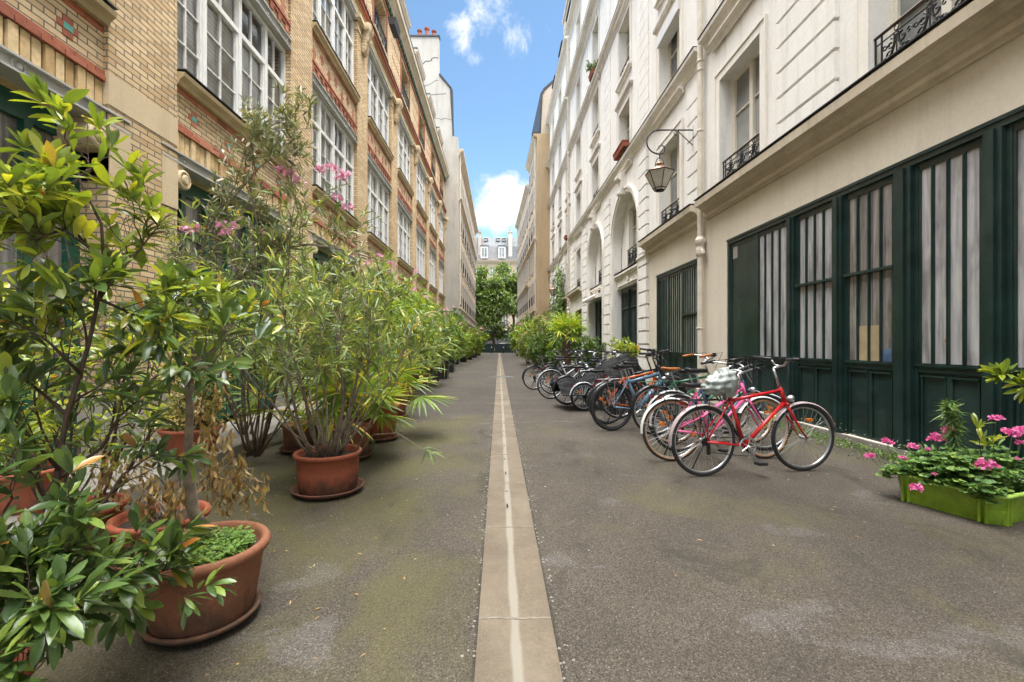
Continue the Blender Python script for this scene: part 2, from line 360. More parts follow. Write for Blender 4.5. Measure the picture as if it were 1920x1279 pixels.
M['clover'] = leafmat('clover_leaf', [(0.0, (0.06, 0.18, 0.03)), (1.0, (0.14, 0.32, 0.05))], 0.5, 0.2)

def glassmat(name, refl=0.2, tint=(0.94, 0.96, 0.95)):
    m, t, p, o = newmat(name)
    tr = N(t, 'ShaderNodeBsdfTransparent', {'Color': (*tint, 1)}); gl = N(t, 'ShaderNodeBsdfGlossy', {'Roughness': 0.03})
    fr = N(t, 'ShaderNodeFresnel', {'IOR': 1.5}); f = mth(t, 'ADD', mth(t, 'MULTIPLY', fr.outputs[0], 1.3), refl*0.3, True)
    ms = N(t, 'ShaderNodeMixShader', {0: f, 1: tr.outputs[0], 2: gl.outputs[0]}); t.links.new(ms.outputs[0], o.inputs[0])
    return m
M['glass'] = glassmat('window_glass')
M['lampglass'] = simple('frosted_lamp_glass', (0.50, 0.46, 0.38), 0.25, var=0.12, sc=8)
def darkglass(name, c, c2, rough=0.08, ior=1.7):
    m, t, p, o = newmat(name); g = geo(t)
    n = noise(t, g, 0.8, 3); t.links.new(mixc(t, ramp(t, n, [(0.4, 0.0), (0.6, 1.0)]), c, c2), p.inputs['Base Color'])
    p.inputs['Roughness'].default_value = rough; p.inputs['IOR'].default_value = ior
    return m
M['darkglass'] = darkglass('reflecting_window', (0.03, 0.035, 0.035), (0.12, 0.125, 0.12))
M['curtain'] = darkglass('curtained_window', (0.30, 0.31, 0.30), (0.16, 0.17, 0.165), 0.15)
def frosted(name, c, c2, rough=0.11):
    m, t, p, o = newmat(name); g = geo(t)
    n = noise(t, vmul(t, g, (11, 11, 0.5)), 1.4, 5, 0.6, 0.8); n2 = noise(t, vmul(t, g, (1, 2.2, 0.7)), 1.5, 4, 0.6)
    col = mixc(t, ramp(t, n, [(0.38, 0.0), (0.66, 1.0)]), tuple(x_*0.95 for x_ in c), tuple(x_*.92 for x_ in c2))
    col = mixc(t, 0.9, col, ramp(t, n2, [(0.36, 0.5), (0.50, 0.92), (0.65, 1.08)]), 'MULTIPLY')
    t.links.new(col, p.inputs['Base Color']); p.inputs['Roughness'].default_value = rough
    bump(t, p, noise(t, g, 7, 2), 0.12, 0.01); p.inputs['IOR'].default_value = 1.65
    return m
M['frost'] = frosted('curtained_workshop_glass', (0.30, 0.30, 0.31), (0.55, 0.55, 0.565))
M['frostdark'] = frosted('dim_workshop_glass', (0.14, 0.13, 0.12), (0.34, 0.32, 0.30))
M['frostlong'] = frosted('pale_workshop_glass', (0.34, 0.36, 0.31), (0.52, 0.54, 0.47))
M['tanboard'] = simple('tan_board', (0.38, 0.30, 0.18), 0.6, var=0.2)
M['bluecloth'] = simple('blue_cloth', (0.08, 0.15, 0.28), 0.6, var=0.4)
M['orangething'] = simple('orange_cloth', (0.4, 0.16, 0.05), 0.6, var=0.4)
def blindmat():
    m, t, p, o = newmat('venetian_blind'); g = geo(t); s = N(t, 'ShaderNodeSeparateXYZ', {0: g})
    z = mth(t, 'FRACT', mth(t, 'MULTIPLY', s.outputs[2], 14.0))
    t.links.new(ramp(t, z, [(0.0, (0.5, 0.47, 0.42)), (0.2, (0.84, 0.82, 0.77)), (0.85, (0.9, 0.88, 0.84)), (1.0, (0.75, 0.72, 0.66))]), p.inputs['Base Color'])
    p.inputs['Roughness'].default_value = 0.5; return m
M['blind'] = blindmat()
M['room'] = simple('dim_room', (0.05, 0.048, 0.045), 0.9)
def asphalt():
    m, t, p, o = newmat('mossy_asphalt'); g = geo(t); s = N(t, 'ShaderNodeSeparateXYZ', {0: g})
    v = N(t, 'ShaderNodeTexVoronoi', {'Vector': g, 'Scale': 185.0}); sp = noise(t, g, 95, 4, 0.8); v2 = N(t, 'ShaderNodeTexVoronoi', {'Vector': g, 'Scale': 62.0})
    f = mth(t, 'ADD', mth(t, 'MULTIPLY', v.outputs['Color'], 0.5), mth(t, 'MULTIPLY', sp, 0.5))
    col = ramp(t, f, [(0.24, (0.028, 0.024, 0.019)), (0.46, (0.064, 0.053, 0.040)), (0.66, (0.118, 0.099, 0.076)), (0.84, (0.33, 0.29, 0.235))])
    big = noise(t, g, 0.45, 6, 0.65, 0.4); col = mixc(t, 0.9, col, ramp(t, big, [(0.3, 0.62), (0.7, 1.3)]), 'MULTIPLY')
    # moss: patchy, most of it left of the gutter, a thinner film on the right
    mz = noise(t, vmul(t, g, (0.8, 0.75, 1)), 1.15, 8, 0.68, 0.9)
    lef = N(t, 'ShaderNodeMapRange', {0: s.outputs[0], 1: 0.3, 2: -0.7, 3: -0.07, 4: 0.06}, interpolation_type='SMOOTHSTEP').outputs[0]
    far = N(t, 'ShaderNodeMapRange', {0: s.outputs[1], 1: 7.7, 2: 8.3, 3: 0.0, 4: -0.12}, interpolation_type='SMOOTHSTEP').outputs[0]
    ms_ = ramp(t, mth(t, 'ADD', mth(t, 'ADD', mz, lef), far), [(0.45, 0.0), (0.60, 0.5), (0.74, 0.85)])
    ms_ = mth(t, 'MULTIPLY', ms_, ramp(t, sp, [(0.38, 0.15), (0.58, 1.0)]))
    col = mixc(t, ms_, col, (0.118, 0.110, 0.030))
    # bare greyish scuffs with their own outlines
    sc_ = noise(t, vmul(t, g, (0.8, 1.5, 1)), 1.05, 7, 0.6, 1.2)
    pale = mth(t, 'MULTIPLY', ramp(t, sc_, [(0.60, 0.0), (0.63, 0.4), (0.70, 0.55)]), ramp(t, sp, [(0.3, 0.4), (0.6, 1.0)]))
    col = mixc(t, pale, col, mixc(t, 0.75, (0.16, 0.147, 0.138), ramp(t, f, [(0.3, 0.25), (0.55, 0.9), (0.8, 2.0)]), 'MULTIPLY'))
    dk = ramp(t, noise(t, vmul(t, g, (1.0, 0.7, 1)), 1.9, 7, 0.7, 0.5), [(0.33, 0.65), (0.44, 0.0)]); col = mixc(t, dk, col, (0.032, 0.029, 0.022))
    ln = noise(t, vmul(t, g, (0.14, 2.4, 1)), 1.0, 6, 0.66, 0.3)
    dl = N(t, 'ShaderNodeMapRange', {0: s.outputs[1], 1: 7.9, 2: 8.2, 3: 0.0, 4: 1.0}).outputs[0]
    col = mixc(t, mth(t, 'MULTIPLY', dl, ramp(t, ln, [(0.40, 0.1), (0.58, 0.75)])), col, (0.058, 0.05, 0.043))
    # dirt-filled seams beside the gutter
    wob = mth(t, 'MULTIPLY', noise(t, g, 9, 5, 0.7), 0.03)
    for e in (-0.093, 0.241):
        d = mth(t, 'ABSOLUTE', mth(t, 'SUBTRACT', s.outputs[0], e))
        col = mixc(t, N(t, 'ShaderNodeMapRange', {0: mth(t, 'SUBTRACT', d, wob), 1: -0.014, 2: 0.004, 3: 0.7, 4: 0.0}).outputs[0], col, (0.016, 0.015, 0.010))
    t.links.new(col, p.inputs['Base Color']); p.inputs['Roughness'].default_value = 0.8; p.inputs['Specular IOR Level'].default_value = 0.3
    bump(t, p, mth(t, 'ADD', f, mth(t, 'MULTIPLY', v2.outputs['Distance'], 0.5)), 0.8, 0.006); return m
M['asphalt'] = asphalt()
def gutterm():
    m, t, p, o = newmat('worn_concrete'); g = geo(t); s = N(t, 'ShaderNodeSeparateXYZ', {0: g})
    n = noise(t, g, 3, 6, 0.65); f = noise(t, g, 110, 3, 0.7)
    col = ramp(t, n, [(0.3, (0.120, 0.092, 0.062)), (0.7, (0.182, 0.144, 0.098))])
    col = mixc(t, 0.6, col, ramp(t, f, [(0.3, 0.6), (0.7, 1.25)]), 'MULTIPLY')
    col = mixc(t, ramp(t, noise(t, g, 6, 7, 0.75, 0.8), [(0.54, 0.0), (0.68, 0.6)]), col, (0.10, 0.08, 0.055)); col = mixc(t, ramp(t, noise(t, vmul(t, g, (1, .5, 1)), 1.6, 5, 0.6), [(0.5, 0.0), (0.7, 0.5)]), col, (0.26, 0.22, 0.16))
    c = mth(t, 'ABSOLUTE', mth(t, 'SUBTRACT', s.outputs[0], mth(t, 'ADD', 0.062, mth(t, 'MULTIPLY', noise(t, g, 2.2, 4), 0.02))))
    wv = mth(t, 'MULTIPLY', noise(t, vmul(t, g, (1, 1.7, 1)), 1.2, 3), 0.03)
    cen = N(t, 'ShaderNodeMapRange', {0: mth(t, 'SUBTRACT', c, wv), 1: -0.002, 2: 0.012, 3: 0.75, 4: 0.0}).outputs[0]
    col = mixc(t, cen, col, (0.28, 0.255, 0.205))
    t.links.new(col, p.inputs['Base Color']); p.inputs['Roughness'].default_value = 0.8; bump(t, p, f, 0.3, 0.003); return m
M['gutter'] = gutterm()
M['joint'] = simple('mortar_joint', (0.215, 0.19, 0.145), 0.85, var=0.3, sc=20)
M['pave'] = plaster('paving', (0.26, 0.24, 0.21), (0.2, 0.18, 0.155), 0.5)
M['kerbstone'] = plaster('kerb_granite', (0.33, 0.31, 0.28), (0.26, 0.245, 0.22), 0.5)
M['road'] = simple('road_asphalt', (0.06, 0.06, 0.06), 0.85)
M['sand'] = plaster('far_limestone', (0.46, 0.385, 0.27), (0.40, 0.335, 0.235), 0.1)
M['carpaint'] = simple('white_car_paint', (0.7, 0.7, 0.7), 0.2)
M['carglass'] = darkglass('car_glass', (0.02, 0.025, 0.03), (0.03, 0.035, 0.04))

def islandmat(name, stops, rough=0.75):
    m, t, p, o = newmat(name); gi = t.nodes.new('ShaderNodeNewGeometry')
    col = ramp(t, gi.outputs['Random Per Island'], stops); n = noise(t, gi.outputs['Position'], 18, 5, 0.65)
    col = mixc(t, 0.8, col, ramp(t, n, [(0.3, 0.65), (0.7, 1.12)]), 'MULTIPLY'); t.links.new(col, p.inputs['Base Color']); p.inputs['Roughness'].default_value = rough
    bump(t, p, n, 0.4, 0.006); return m
M['soldier'] = islandmat('ochre_brick', [(0, (0.44, 0.28, 0.12)), (0.5, (0.62, 0.44, 0.22)), (1, (0.70, 0.53, 0.30))])
M['red'] = islandmat('red_brick', [(0, (0.28, 0.08, 0.04)), (0.6, (0.42, 0.13, 0.065)), (1, (0.52, 0.21, 0.12))], 0.6)
M['mortar'] = simple('dark_mortar', (0.17, 0.15, 0.125), 0.9)

# ------------------------------------------------------------ ground
mb = MB(); mb.quad((-400,-60,0), (400,-60,0), (400,700,0), (-400,700,0)); struct('ground', mb, M['asphalt'])
mb = MB(); mb.box(-0.093, 0.241, -6, 62, -0.05, 0.004)
struct('gutter_strip', mb, M['gutter'])
mb = MB()
for k in range(-4, 56):
    y = 2.10+k*1.035+0.02*math.sin(k*2.3)
    x = -0.092
    for j in range(6):
        x2 = -0.092+0.332*(j+1)/6
        mb.box(x, x2, y+0.004*math.sin(j*1.7+k)-0.007, y+0.004*math.sin(j*1.7+k)+0.005, 0, 0.0065+0.0004*(j%2)); x = x2
struct('gutter_joints', mb, M['joint'])
mb = MB()
for y, l in ((3.55, .05), (4.45, .06), (5.0, .05), (5.65, .05), (6.6, .05), (7.4, .04), (3.9, .02), (8.6, .05), (10.1, .06)):
    mb.add([(0.066+math.cos(a)*0.008, y+math.sin(a)*l, 0.0085) for a in [i*PI/5 for i in range(10)]], [tuple(range(10))])
struct('gutter_slots', mb, M['iron'])
mb = MB()
mb.box(-4.1, -3.12, -6, 34.8, -0.05, 0.09, 0); mb.box(-3.118, -3.0, -6, 34.8, -0.05, 0.10, 1)
struct('pavement', mb, [M['pave'], M['kerbstone']])
mb = MB(); mb.quad((-400,67.2,0.006), (400,67.2,0.006), (400,84,0.006), (-400,84,0.006)); struct('road', mb, M['road'])
mb = MB(); mb.box(-60, 60, 84.2, 92.8, 0, 0.13); struct('far_pavement', mb, M['pave'])
g = empty('drain_grate', (0.07, 17.6, 0.0), 0, 'perforated pale metal drain grate crossing the central gutter', 'drain grate')
mb = MB()
mb.box(-.46, .46, -.17, -.14, 0, .012); mb.box(-.46, .46, .14, .17, 0, .012)
for i in range(17): mb.box(-.46+i*.0572, -.46+i*.0572+.018, -.14, .14, 0, .010)
mb.build('bars', M['alloy'], g)
mb = MB(); mb.box(-.458, .458, -.139, .139, .0, .0055); mb.build('slot_backing', M['iron'], g)

# ------------------------------------------------------------ wall with holes, on a plane x = X
def wall_x(mb, X, y0, y1, z0, z1, holes, back, m=0, mr=None):
    """front face at X, reveals running to x = back"""
    mr = m if mr is None else mr
    ys = sorted(set([y0, y1]+[v for h in holes for v in h[:2] if y0 < v < y1]))
    zs = sorted(set([z0, z1]+[v for h in holes for v in h[2:4] if z0 < v < z1]))
    for a, b_ in zip(ys, ys[1:]):
        run = None
        for c, d in zip(zs, zs[1:]):
            ym, zm = (a+b_)/2, (c+d)/2
            inside = any(h[0] < ym < h[1] and h[2] < zm < h[3] for h in holes)
            if not inside:
                if run is None: run = [c, d]
                else: run[1] = d
            if inside or d == zs[-1]:
                if run: mb.quad((X,a,run[0]), (X,b_,run[0]), (X,b_,run[1]), (X,a,run[1]), m)
                run = None
    for h in holes:
        a, b_, c, d = h[:4]
        mb.quad((X,a,c), (back,a,c), (back,a,d), (X,a,d), mr); mb.quad((X,b_,c), (back,b_,c), (back,b_,d), (X,b_,d), mr)
        mb.quad((X,a,d), (back,a,d), (back,b_,d), (X,b_,d), mr); mb.quad((X,a,c), (back,a,c), (back,b_,c), (X,b_,c), mr)
def scroll(mb, c, r0, turns, a0, flip=1, rt=0.008, axis='xz', n=18, y=0):
    pts = []
    for i in range(n+1):
        t = i/n; r = r0*(1-0.8*t); a = a0+flip*turns*2*PI*t
        pts.append((c[0]+r*math.cos(a), y, c[1]+r*math.sin(a)))
    mb.tube(pts, rt, 5)
def railing_mesh(w_, h=0.55, name='railing'):
    mb = MB()
    mb.tube([(0,0,h), (w_,0,h)], 0.02, 6, 1); mb.tube([(0,0,0.03), (w_,0,0.03)], 0.011, 4); mb.tube([(0,0,h-.10), (w_,0,h-.10)], 0.009, 4)
    for x in (0.01, .10, w_-.10, w_-0.01): mb.tube([(x,0,0), (x,0,h)], 0.011, 4)
    mb.torus((0.055,0,.12), .034, .008, 10, 4); mb.torus((w_-.055,0,.12), .034, .008, 10, 4)
    k = max(1, round((w_-.2)/.42)); mw = (w_-.2)/k
    for i in range(k):
        x = .10+mw*(i+.5); s = mw/.46; z = .04; H = h-.16
        for f in (-1, 1):
            arc = [(x+f*mw*(.48-.42*math.sin(t*PI*.55)*1.0), 0, z+H*t) for t in [j/10 for j in range(11)]]
            mb.tube(arc, .014, 5)
            scroll(mb, (x+f*.085*s, z+H*.78), .075*s, 1.1, PI/2, f, .012)
            scroll(mb, (x+f*.07*s, z+H*.25), .065*s, 1.1, -PI/2, -f, .012); scroll(mb, (x+f*.10*s, z+H*.50), .055*s, 1.0, PI, f, .010)
            scroll(mb, (x+f*mw*.36, z+H*.42), .05*s, 1.0, 0, f, .011); scroll(mb, (x+f*mw*.40, z+H*.82), .045*s, 1.0, 0, f, .009); scroll(mb, (x+f*mw*.40, z+H*.12), .04*s, 1.0, 0, -f, .009)
        mb.tube([(x,0,z), (x,0,z+H)], [.012, .006], 5)
        mb.torus((x,0,h-.05), .033, .008, 10, 4)
    return mb
def casement(w_, h, pane='darkglass', bars=2, rail=False, surround=True, frame='wincream', sill=True, name='window', parent=None, sw=.15, railh=.55):
    """window standing in an opening: local x across, y into the wall, origin bottom centre on the glass plane"""
    mb = MB(); f = .06
    mb.box(-w_/2, -w_/2+f, -.05, .03, 0, h); mb.box(w_/2-f, w_/2, -.05, .03, 0, h); mb.box(-w_/2+f, w_/2-f, -.05, .03, h-f, h); mb.box(-w_/2+f, w_/2-f, -.05, .03, 0, f*1.3)
    mb.box(-.055, .055, -.062, .028, f*1.3, h-f)
    for s in (-1, 1):
        a, b_ = (.055, w_/2-f) if s > 0 else (-w_/2+f, -.055)
        mb.box(a, a+.035, -.04, .025, f*1.3, h-f) if s < 0 else mb.box(b_-.035, b_, -.04, .025, f*1.3, h-f)
        for i in range(bars):
            z = h*(i+1)/(bars+1); mb.box(a+(.035 if s < 0 else 0), b_-(.035 if s > 0 else 0), -.03, .02, z-.015, z+.015)
    o = mb.build(name, M[frame], parent)
    p = MB(); p.quad((-w_/2+.02,.0,.02), (w_/2-.02,.0,.02), (w_/2-.02,.0,h-.02), (-w_/2+.02,.0,h-.02)); p.build('pane', M[pane], o)
    return o
def add_surround(o, w_, h, depth, mat='trim', sw=.16, cap=True, sill=True):
    """flat moulded border on the wall face, which is at local y = -depth"""
    mb = MB(); d = -depth
    mb.box(-w_/2-sw, -w_/2-.002, d-.035, d+.01, -.02, h+sw); mb.box(w_/2+.002, w_/2+sw, d-.035, d+.01, -.02, h+sw); mb.box(-w_/2-.002, w_/2+.002, d-.035, d+.01, h+.002, h+sw)
    mb.box(-w_/2-sw-.035, -w_/2-sw, d-.055, d+.01, -.02, h+sw+.035); mb.box(w_/2+sw, w_/2+sw+.035, d-.055, d+.01, -.02, h+sw+.035); mb.box(-w_/2-sw, w_/2+sw, d-.055, d+.01, h+sw, h+sw+.035)
    if cap:
        z = h+sw+.12
        mb.box(-w_/2-.26, w_/2+.26, d-.06, d+.01, z, z+.05); mb.box(-w_/2-.30, w_/2+.30, d-.11, d+.01, z+.05, z+.10); mb.box(-w_/2-.32, w_/2+.32, d-.125, d+.01, z+.10, z+.115)
    mb.build('surround', M[mat], o)
    if sill:
        mb = MB(); mb.box(-w_/2-.2, w_/2+.2, d-.13, -.05, -.12, -.03); mb.box(-w_/2-.16, w_/2+.16, d-.08, d+.01, -.2, -.12); mb.build('sill', M[mat], o)
def prism_y(mb, prof, y0, y1, m=0): mb.prism(prof, 'y', y0, y1, m)

# ------------------------------------------------------------ brick workshop building on the left
XL = -4.1
L = empty('brick_workshop_building', (0, 0, 0), 0, 'long yellow brick workshop building with red brick bands and wide white windows on the left', 'building')
piers = [(4.78+4.2*k, 5.8+4.2*k) for k in range(-3, 7)]+[(34.18, 34.8)]
mb = MB()
mb.box(-14, -4.9, -8, 34.8, 0, 14.2)
mb.build('rooms', M['room'], L)
for a, b_ in piers:
    mb = MB(); mb.box(-4.55, XL, a, b_, .71, 3.79, 0)
    mb.box(-4.55, XL, a, b_, 4.13, 10.38, 0)
    mb.build('brick_pier', M['brick'], L)
    mb = MB(); mb.box(-4.55, XL+.035, a-.035, b_+.035, 0, .71); mb.box(-4.55, XL+.006, a-.004, b_+.004, 3.79, 4.13)
    mb.build('pier_stone', M['stone'] if False else M['plinth'], L) if False else None
    mp = MB(); mp.box(-4.55, XL+.035, a-.035, b_+.035, 0, .70); mp.box(-4.55, XL+.02, a-.02, b_+.02, .70, .74); mp.build('pier_plinth', M['plinth'], L)
    ms = MB(); ms.box(-4.55, XL+.006, a-.004, b_+.004, 3.79, 4.13); ms.build('stone_block', M['stone'], L)
    # capital with a carved bracket
    mc = MB()
    mc.box(-4.5, XL+.03, a-.02, b_+.02, 10.38, 10.44); mc.box(-4.5, XL+.015, a-.01, b_+.01, 10.44, 10.62)
    mc.box(-4.5, XL+.07, a-.06, b_+.06, 10.62, 10.68); mc.box(-4.5, XL+.12, a-.1, b_+.1, 10.68, 10.8)
    yc = (a+b_)/2
    for i in range(9):
        t = i/8; mc.lathe([(0, -.16), (.05+.05*math.sin(t*9)**2+.06*t, -.13), (.06+.07*t, 0), (.05+.05*math.sin(t*9)**2+.06*t, .13), (0, .16)], (XL+.05+.13*t, yc, 10.0+.75*t), 8, axis='y')
    for s in (-.2, .2):
        mc.lathe([(0, -.04), (.09, -.03), (.09, .03), (0, .04)], (XL+.16, yc+s, 10.66), 10, axis='y')
    mc.build('capital', M['stone'], L)
    for s in (-1, 1):   # scroll consoles under the steel lintel
        y_in = a if s < 0 else b_
        mk = MB(); r = .125
        mk.box(-4.5, XL+.012, y_in-(.0 if s < 0 else .27), y_in+(.27 if s < 0 else .0), 2.98, 3.585)
        yv = y_in+s*.12
        mk.box(-4.46, XL-.01, min(y_in, yv+s*.02), max(y_in, yv+s*.02), 3.28, 3.585)
        mk.lathe([(0, -.45), (r, -.45), (r, 0.0), (r-.02, .015), (r-.03, .015), (r-.035, .0), (.065, .0), (.06, .02), (.045, .03), (0, .03)], (XL+.012, yv, 3.40), 24, axis='x')
        mk.build('scroll_console', M['stone'], L)
bays = [(p[1], q[0], i) for i, (p, q) in enumerate(zip(piers, piers[1:]))]
def rosette(mb, X, y, z):
    mb.torus((X, y, z), .055, .014, 16, 5, axis='x'); mb.lathe([(0, -.01), (.03, 0), (.02, .02), (0, .025)], (X, y, z), 10, axis='x')
def bay_window(w_, h, seed, parent):
    mb = MB(); f = .07; cols = [0, .22*w_, .50*w_, .76*w_, w_]; zt = h*.68
    mb.box(0, f, -.06, .03, 0, h); mb.box(w_-f, w_, -.06, .03, 0, h); mb.box(f, w_-f, -.06, .03, 0, f); mb.box(f, w_-f, -.06, .03, h-f, h)
    for c in cols[1:-1]: mb.box(c-.04, c+.04, -.075, .028, f, h-f)
    for i in range(4):
        a = cols[i]+(.07 if i == 0 else .04); b_ = cols[i+1]-(.07 if i == 3 else .04)
        mb.box(a, b_, -.065, .026, zt-.04, zt+.04)
        mid = (a+b_)/2
        mb.box(mid-.008, mid+.008, -.03, .024, f, zt-.04); mb.box(mid-.008, mid+.008, -.03, .024, zt+.04, h-f)
        for j in (1, 2): mb.box(a, mid-.008, -.03, .022, zt*j/3-.008, zt*j/3+.008); mb.box(mid+.008, b_, -.03, .022, zt*j/3-.008, zt*j/3+.008)
        mb.box(a, a+.03, -.045, .02, f, zt-.04); mb.box(b_-.03, b_, -.045, .02, f, zt-.04)
    o = mb.build('window', M['winwhite'], parent)
    p = MB(); p.quad((.03,.0,.03), (w_-.03,.0,.03), (w_-.03,.0,h-.03), (.03,.0,h-.03)); p.build('pane', M['glass'], o)
    rr = random.Random(seed)
    for i in range(4):
        top = zt if rr.random() < .5 else h-.05
        bot = .05 if rr.random() < .9 else rr.uniform(.2, .5)
        bm = MB(); bm.quad((cols[i]+.02,.05,bot), (cols[i+1]-.02,.05,bot), (cols[i+1]-.02,.05,top), (cols[i]+.02,.05,top)); bm.build('blind', M['blind'], o)
    return o
for (a, b_, i) in bays:
    W = b_-a; mbk = MB()
    # spandrels
    for z0s, z1s, crosses in ((4.02, 4.60, [(a+W*(k+.5)/4, 4.32, .055) for k in range(4)]), (7.27, 8.21, [(a+W*(k+.5)/7, 7.87+(.07 if k % 2 else -.05), .07) for k in range(7)])):
        mbk = MB(); mbk.box(-4.6, XL-.055, a, b_, z0s, z1s)
        for y, z, s in crosses:      # red diaper crosses laid in the brickwork
            mbk.box(-4.3, XL-.048, y-.11, y+.11, z-s*.55, z+s*.55, 1); mbk.box(-4.3, XL-.048, y-.055, y+.055, z-s*1.75, z-s*.56, 1); mbk.box(-4.3, XL-.048, y-.055, y+.055, z+s*.56, z+s*1.75, 1)
            if z0s < 5: mbk.box(-4.3, XL-.044, y-.05, y+.05, 4.29, 4.35, 2)
        mbk.build('spandrel', [M['brick2'], M['red'], M['teal']], L)
    ms = MB(); n = int(W/.105)
    for k in range(n):
        y = a+k*W/n; ms.box(-4.5, XL-.038-.010*((k*7) % 3), y+.012, y+W/n-.012, 3.735, 4.012)
    ms.build('soldier_course', M['soldier'], L)
    mm = MB(); mm.box(-4.5, XL-.075, a, b_, 3.74, 4.14); mm.build('mortar_bed', M['mortar'], L)
    for xf, za, zb, off in ((XL-.02, 4.022, 4.071, 0), (XL-.035, 4.081, 4.13, .5), (XL-.043, 4.53, 4.598, 0), (XL-.002, 7.537, 7.60, 0), (XL-.02, 7.465, 7.527, .5), (XL-.043, 8.14, 8.208, 0)):
        mr = MB(); nbk = 14; yy = a+.001; k = 0
        while yy < b_-.02:
            y2 = min(yy+(W/nbk)*(off if (k == 0 and off) else 1), b_-.001); mr.box(-4.5, xf-.002*(k % 2), yy+.004, y2-.004, za, zb); yy = y2; k += 1
        mr.build('red_brick_band', M['red'], L)
    mr = MB(); nb = 11
    for k in range(nb):
        y = a+.06+k*(W-.12-.11)/(nb-1); mr.box(-4.3, XL-.022, y, y+.11, 7.36, 7.462); mr.box(-4.3, XL-.035, y+.02, y+.09, 7.29, 7.358)
    mr.build('corbel_course', M['red'], L)
    for z0, z1 in ((3.58, 3.73), (7.06, 7.26), (10.62, 10.80)):
        ml = MB(); e = .27 if z0 < 4 else 0
        ml.box(-4.32, XL-.03, a-e, b_+e, z0+.02, z1-.02); ml.box(-4.32, XL+.015, a-e, b_+e, z1-.02, z1); ml.box(-4.32, XL+.015, a-e, b_+e, z0, z0+.02)
        for k in range(5): rosette(ml, XL-.028, a+.15+(W-.3)*k/4, (z0+z1)/2)
        ml.build('steel_lintel', M['steel'], L)
        mm = MB(); mm.box(-4.5, -4.322, a, b_, z0-.012, z1-.02); mm.build('soffit', M['soldier'], L)
    for z0 in (4.60, 8.21):
        ml = MB(); ml.prism([(XL-.3, z0), (XL+.01, z0), (XL+.03, z0+.05), (XL+.085, z0+.09), (XL+.095, z0+.14), (XL-.3, z0+.17)], 'y', a+.001, b_-.001); ml.build('sill', M['sill'], L)
        mz = MB(); mz.box(XL-.2, XL+.105, a+.002, b_-.002, z0+.172, z0+.182); mz.build('sill_flashing', M['zincdark'], L)
    for z0, h in ((4.782, 2.27), (8.392, 2.22)):
        if a < -5: continue
        o = bay_window(W, h, int(a*10+z0), L); o.location = (-4.27, a, z0); o.rotation_euler = (0, 0, R(90))
    # ground floor green workshop front
    md = MB()
    md.box(-4.52, -4.40, a, a+.14, .09, 3.57); md.box(-4.52, -4.40, b_-.14, b_, .09, 3.57); md.box(-4.52, -4.41, a+.14, b_-.14, 3.35, 3.57); md.box(-4.52, -4.41, a+.14, b_-.14, .09, 1.0)
    md.box(-4.52, -4.415, a+.14, b_-.14, 2.75, 2.85)
    for k in range(1, 6): y = a+W*k/6; md.box(-4.52, -4.39, y-.04, y+.04, .09, 3.35)
    for k in range(6):
        y = a+W*k/6
        md.box(-4.41, -4.385, y+.12, y+W/6-.12, .25, .88)
    o = md.build('workshop_front', M['bottlegreen'], L)
    mp = MB(); mp.quad((-4.46, a+.14, 1.0), (-4.46, b_-.14, 1.0), (-4.46, b_-.14, 3.35), (-4.46, a+.14, 3.35)); mp.build('pane', M['frostdark'], o)
# top storey
holes = [(a+.75, b_-.75, 11.72, 13.3) for a, b_, i in bays]
mb = MB(); wall_x(mb, XL-.02, -8, 34.8, 11.3, 13.75, holes, XL-.42); mb.build('upper_wall', M['brick2'], L)
mb = MB()
mb.box(-4.5, XL+.012, -8, 34.8, 10.80, 11.06); mb.box(-4.5, XL+.05, -8, 34.8, 11.06, 11.1); mb.build('frieze', M['sill'], L)
mb = MB(); mb.box(-4.5, XL+.07, -8, 34.8, 11.1, 11.2); mb.box(-4.5, XL+.12, -8, 34.8, 11.2, 11.29)
mb.box(-4.3, XL+.03, -8, 34.8, 13.45, 13.52)
for a, b_, i in bays:
    for y in (a+.62, b_-.74): mb.box(-4.3, XL+.01, y, y+.12, 11.6, 13.44)
    for k in range(8):
        for j in range(3): 
            y = a-.95+k*.22+(j % 2)*.1; 
            if y < a+.5: mb.box(-4.3, XL-.012, y, y+.09, 11.75+j*.55, 11.86+j*.55)
mb.build('red_brick_band', M['red'], L)
mb = MB(); mb.box(-4.5, XL+.15, -8, 34.8, 11.292, 11.31); mb.build('string_flashing', M['zincdark'], L)
mb = MB()
for k in range(145): mb.box(-4.3, XL+.09, -7.9+k*.295, -7.9+k*.295+.14, 13.55, 13.74, 1)
mb.prism([(-4.6, 13.75), (XL+.1, 13.75), (XL+.12, 13.85), (XL+.26, 13.98), (XL+.32, 14.0), (XL+.34, 14.16), (-4.6, 14.2)], 'y', -8, 34.79); mb.build('cornice', [M['ledge'], M['dentil']], L)
mb = MB(); mb.box(-5.5, XL+.36, -8, 34.79, 14.202, 14.22); mb.prism([(-5.2, 14.22), (-6.3, 16.6), (-14, 17.2), (-14, 14.22)], 'y', -8, 34.79); mb.build('roof', M['zinc'], L)
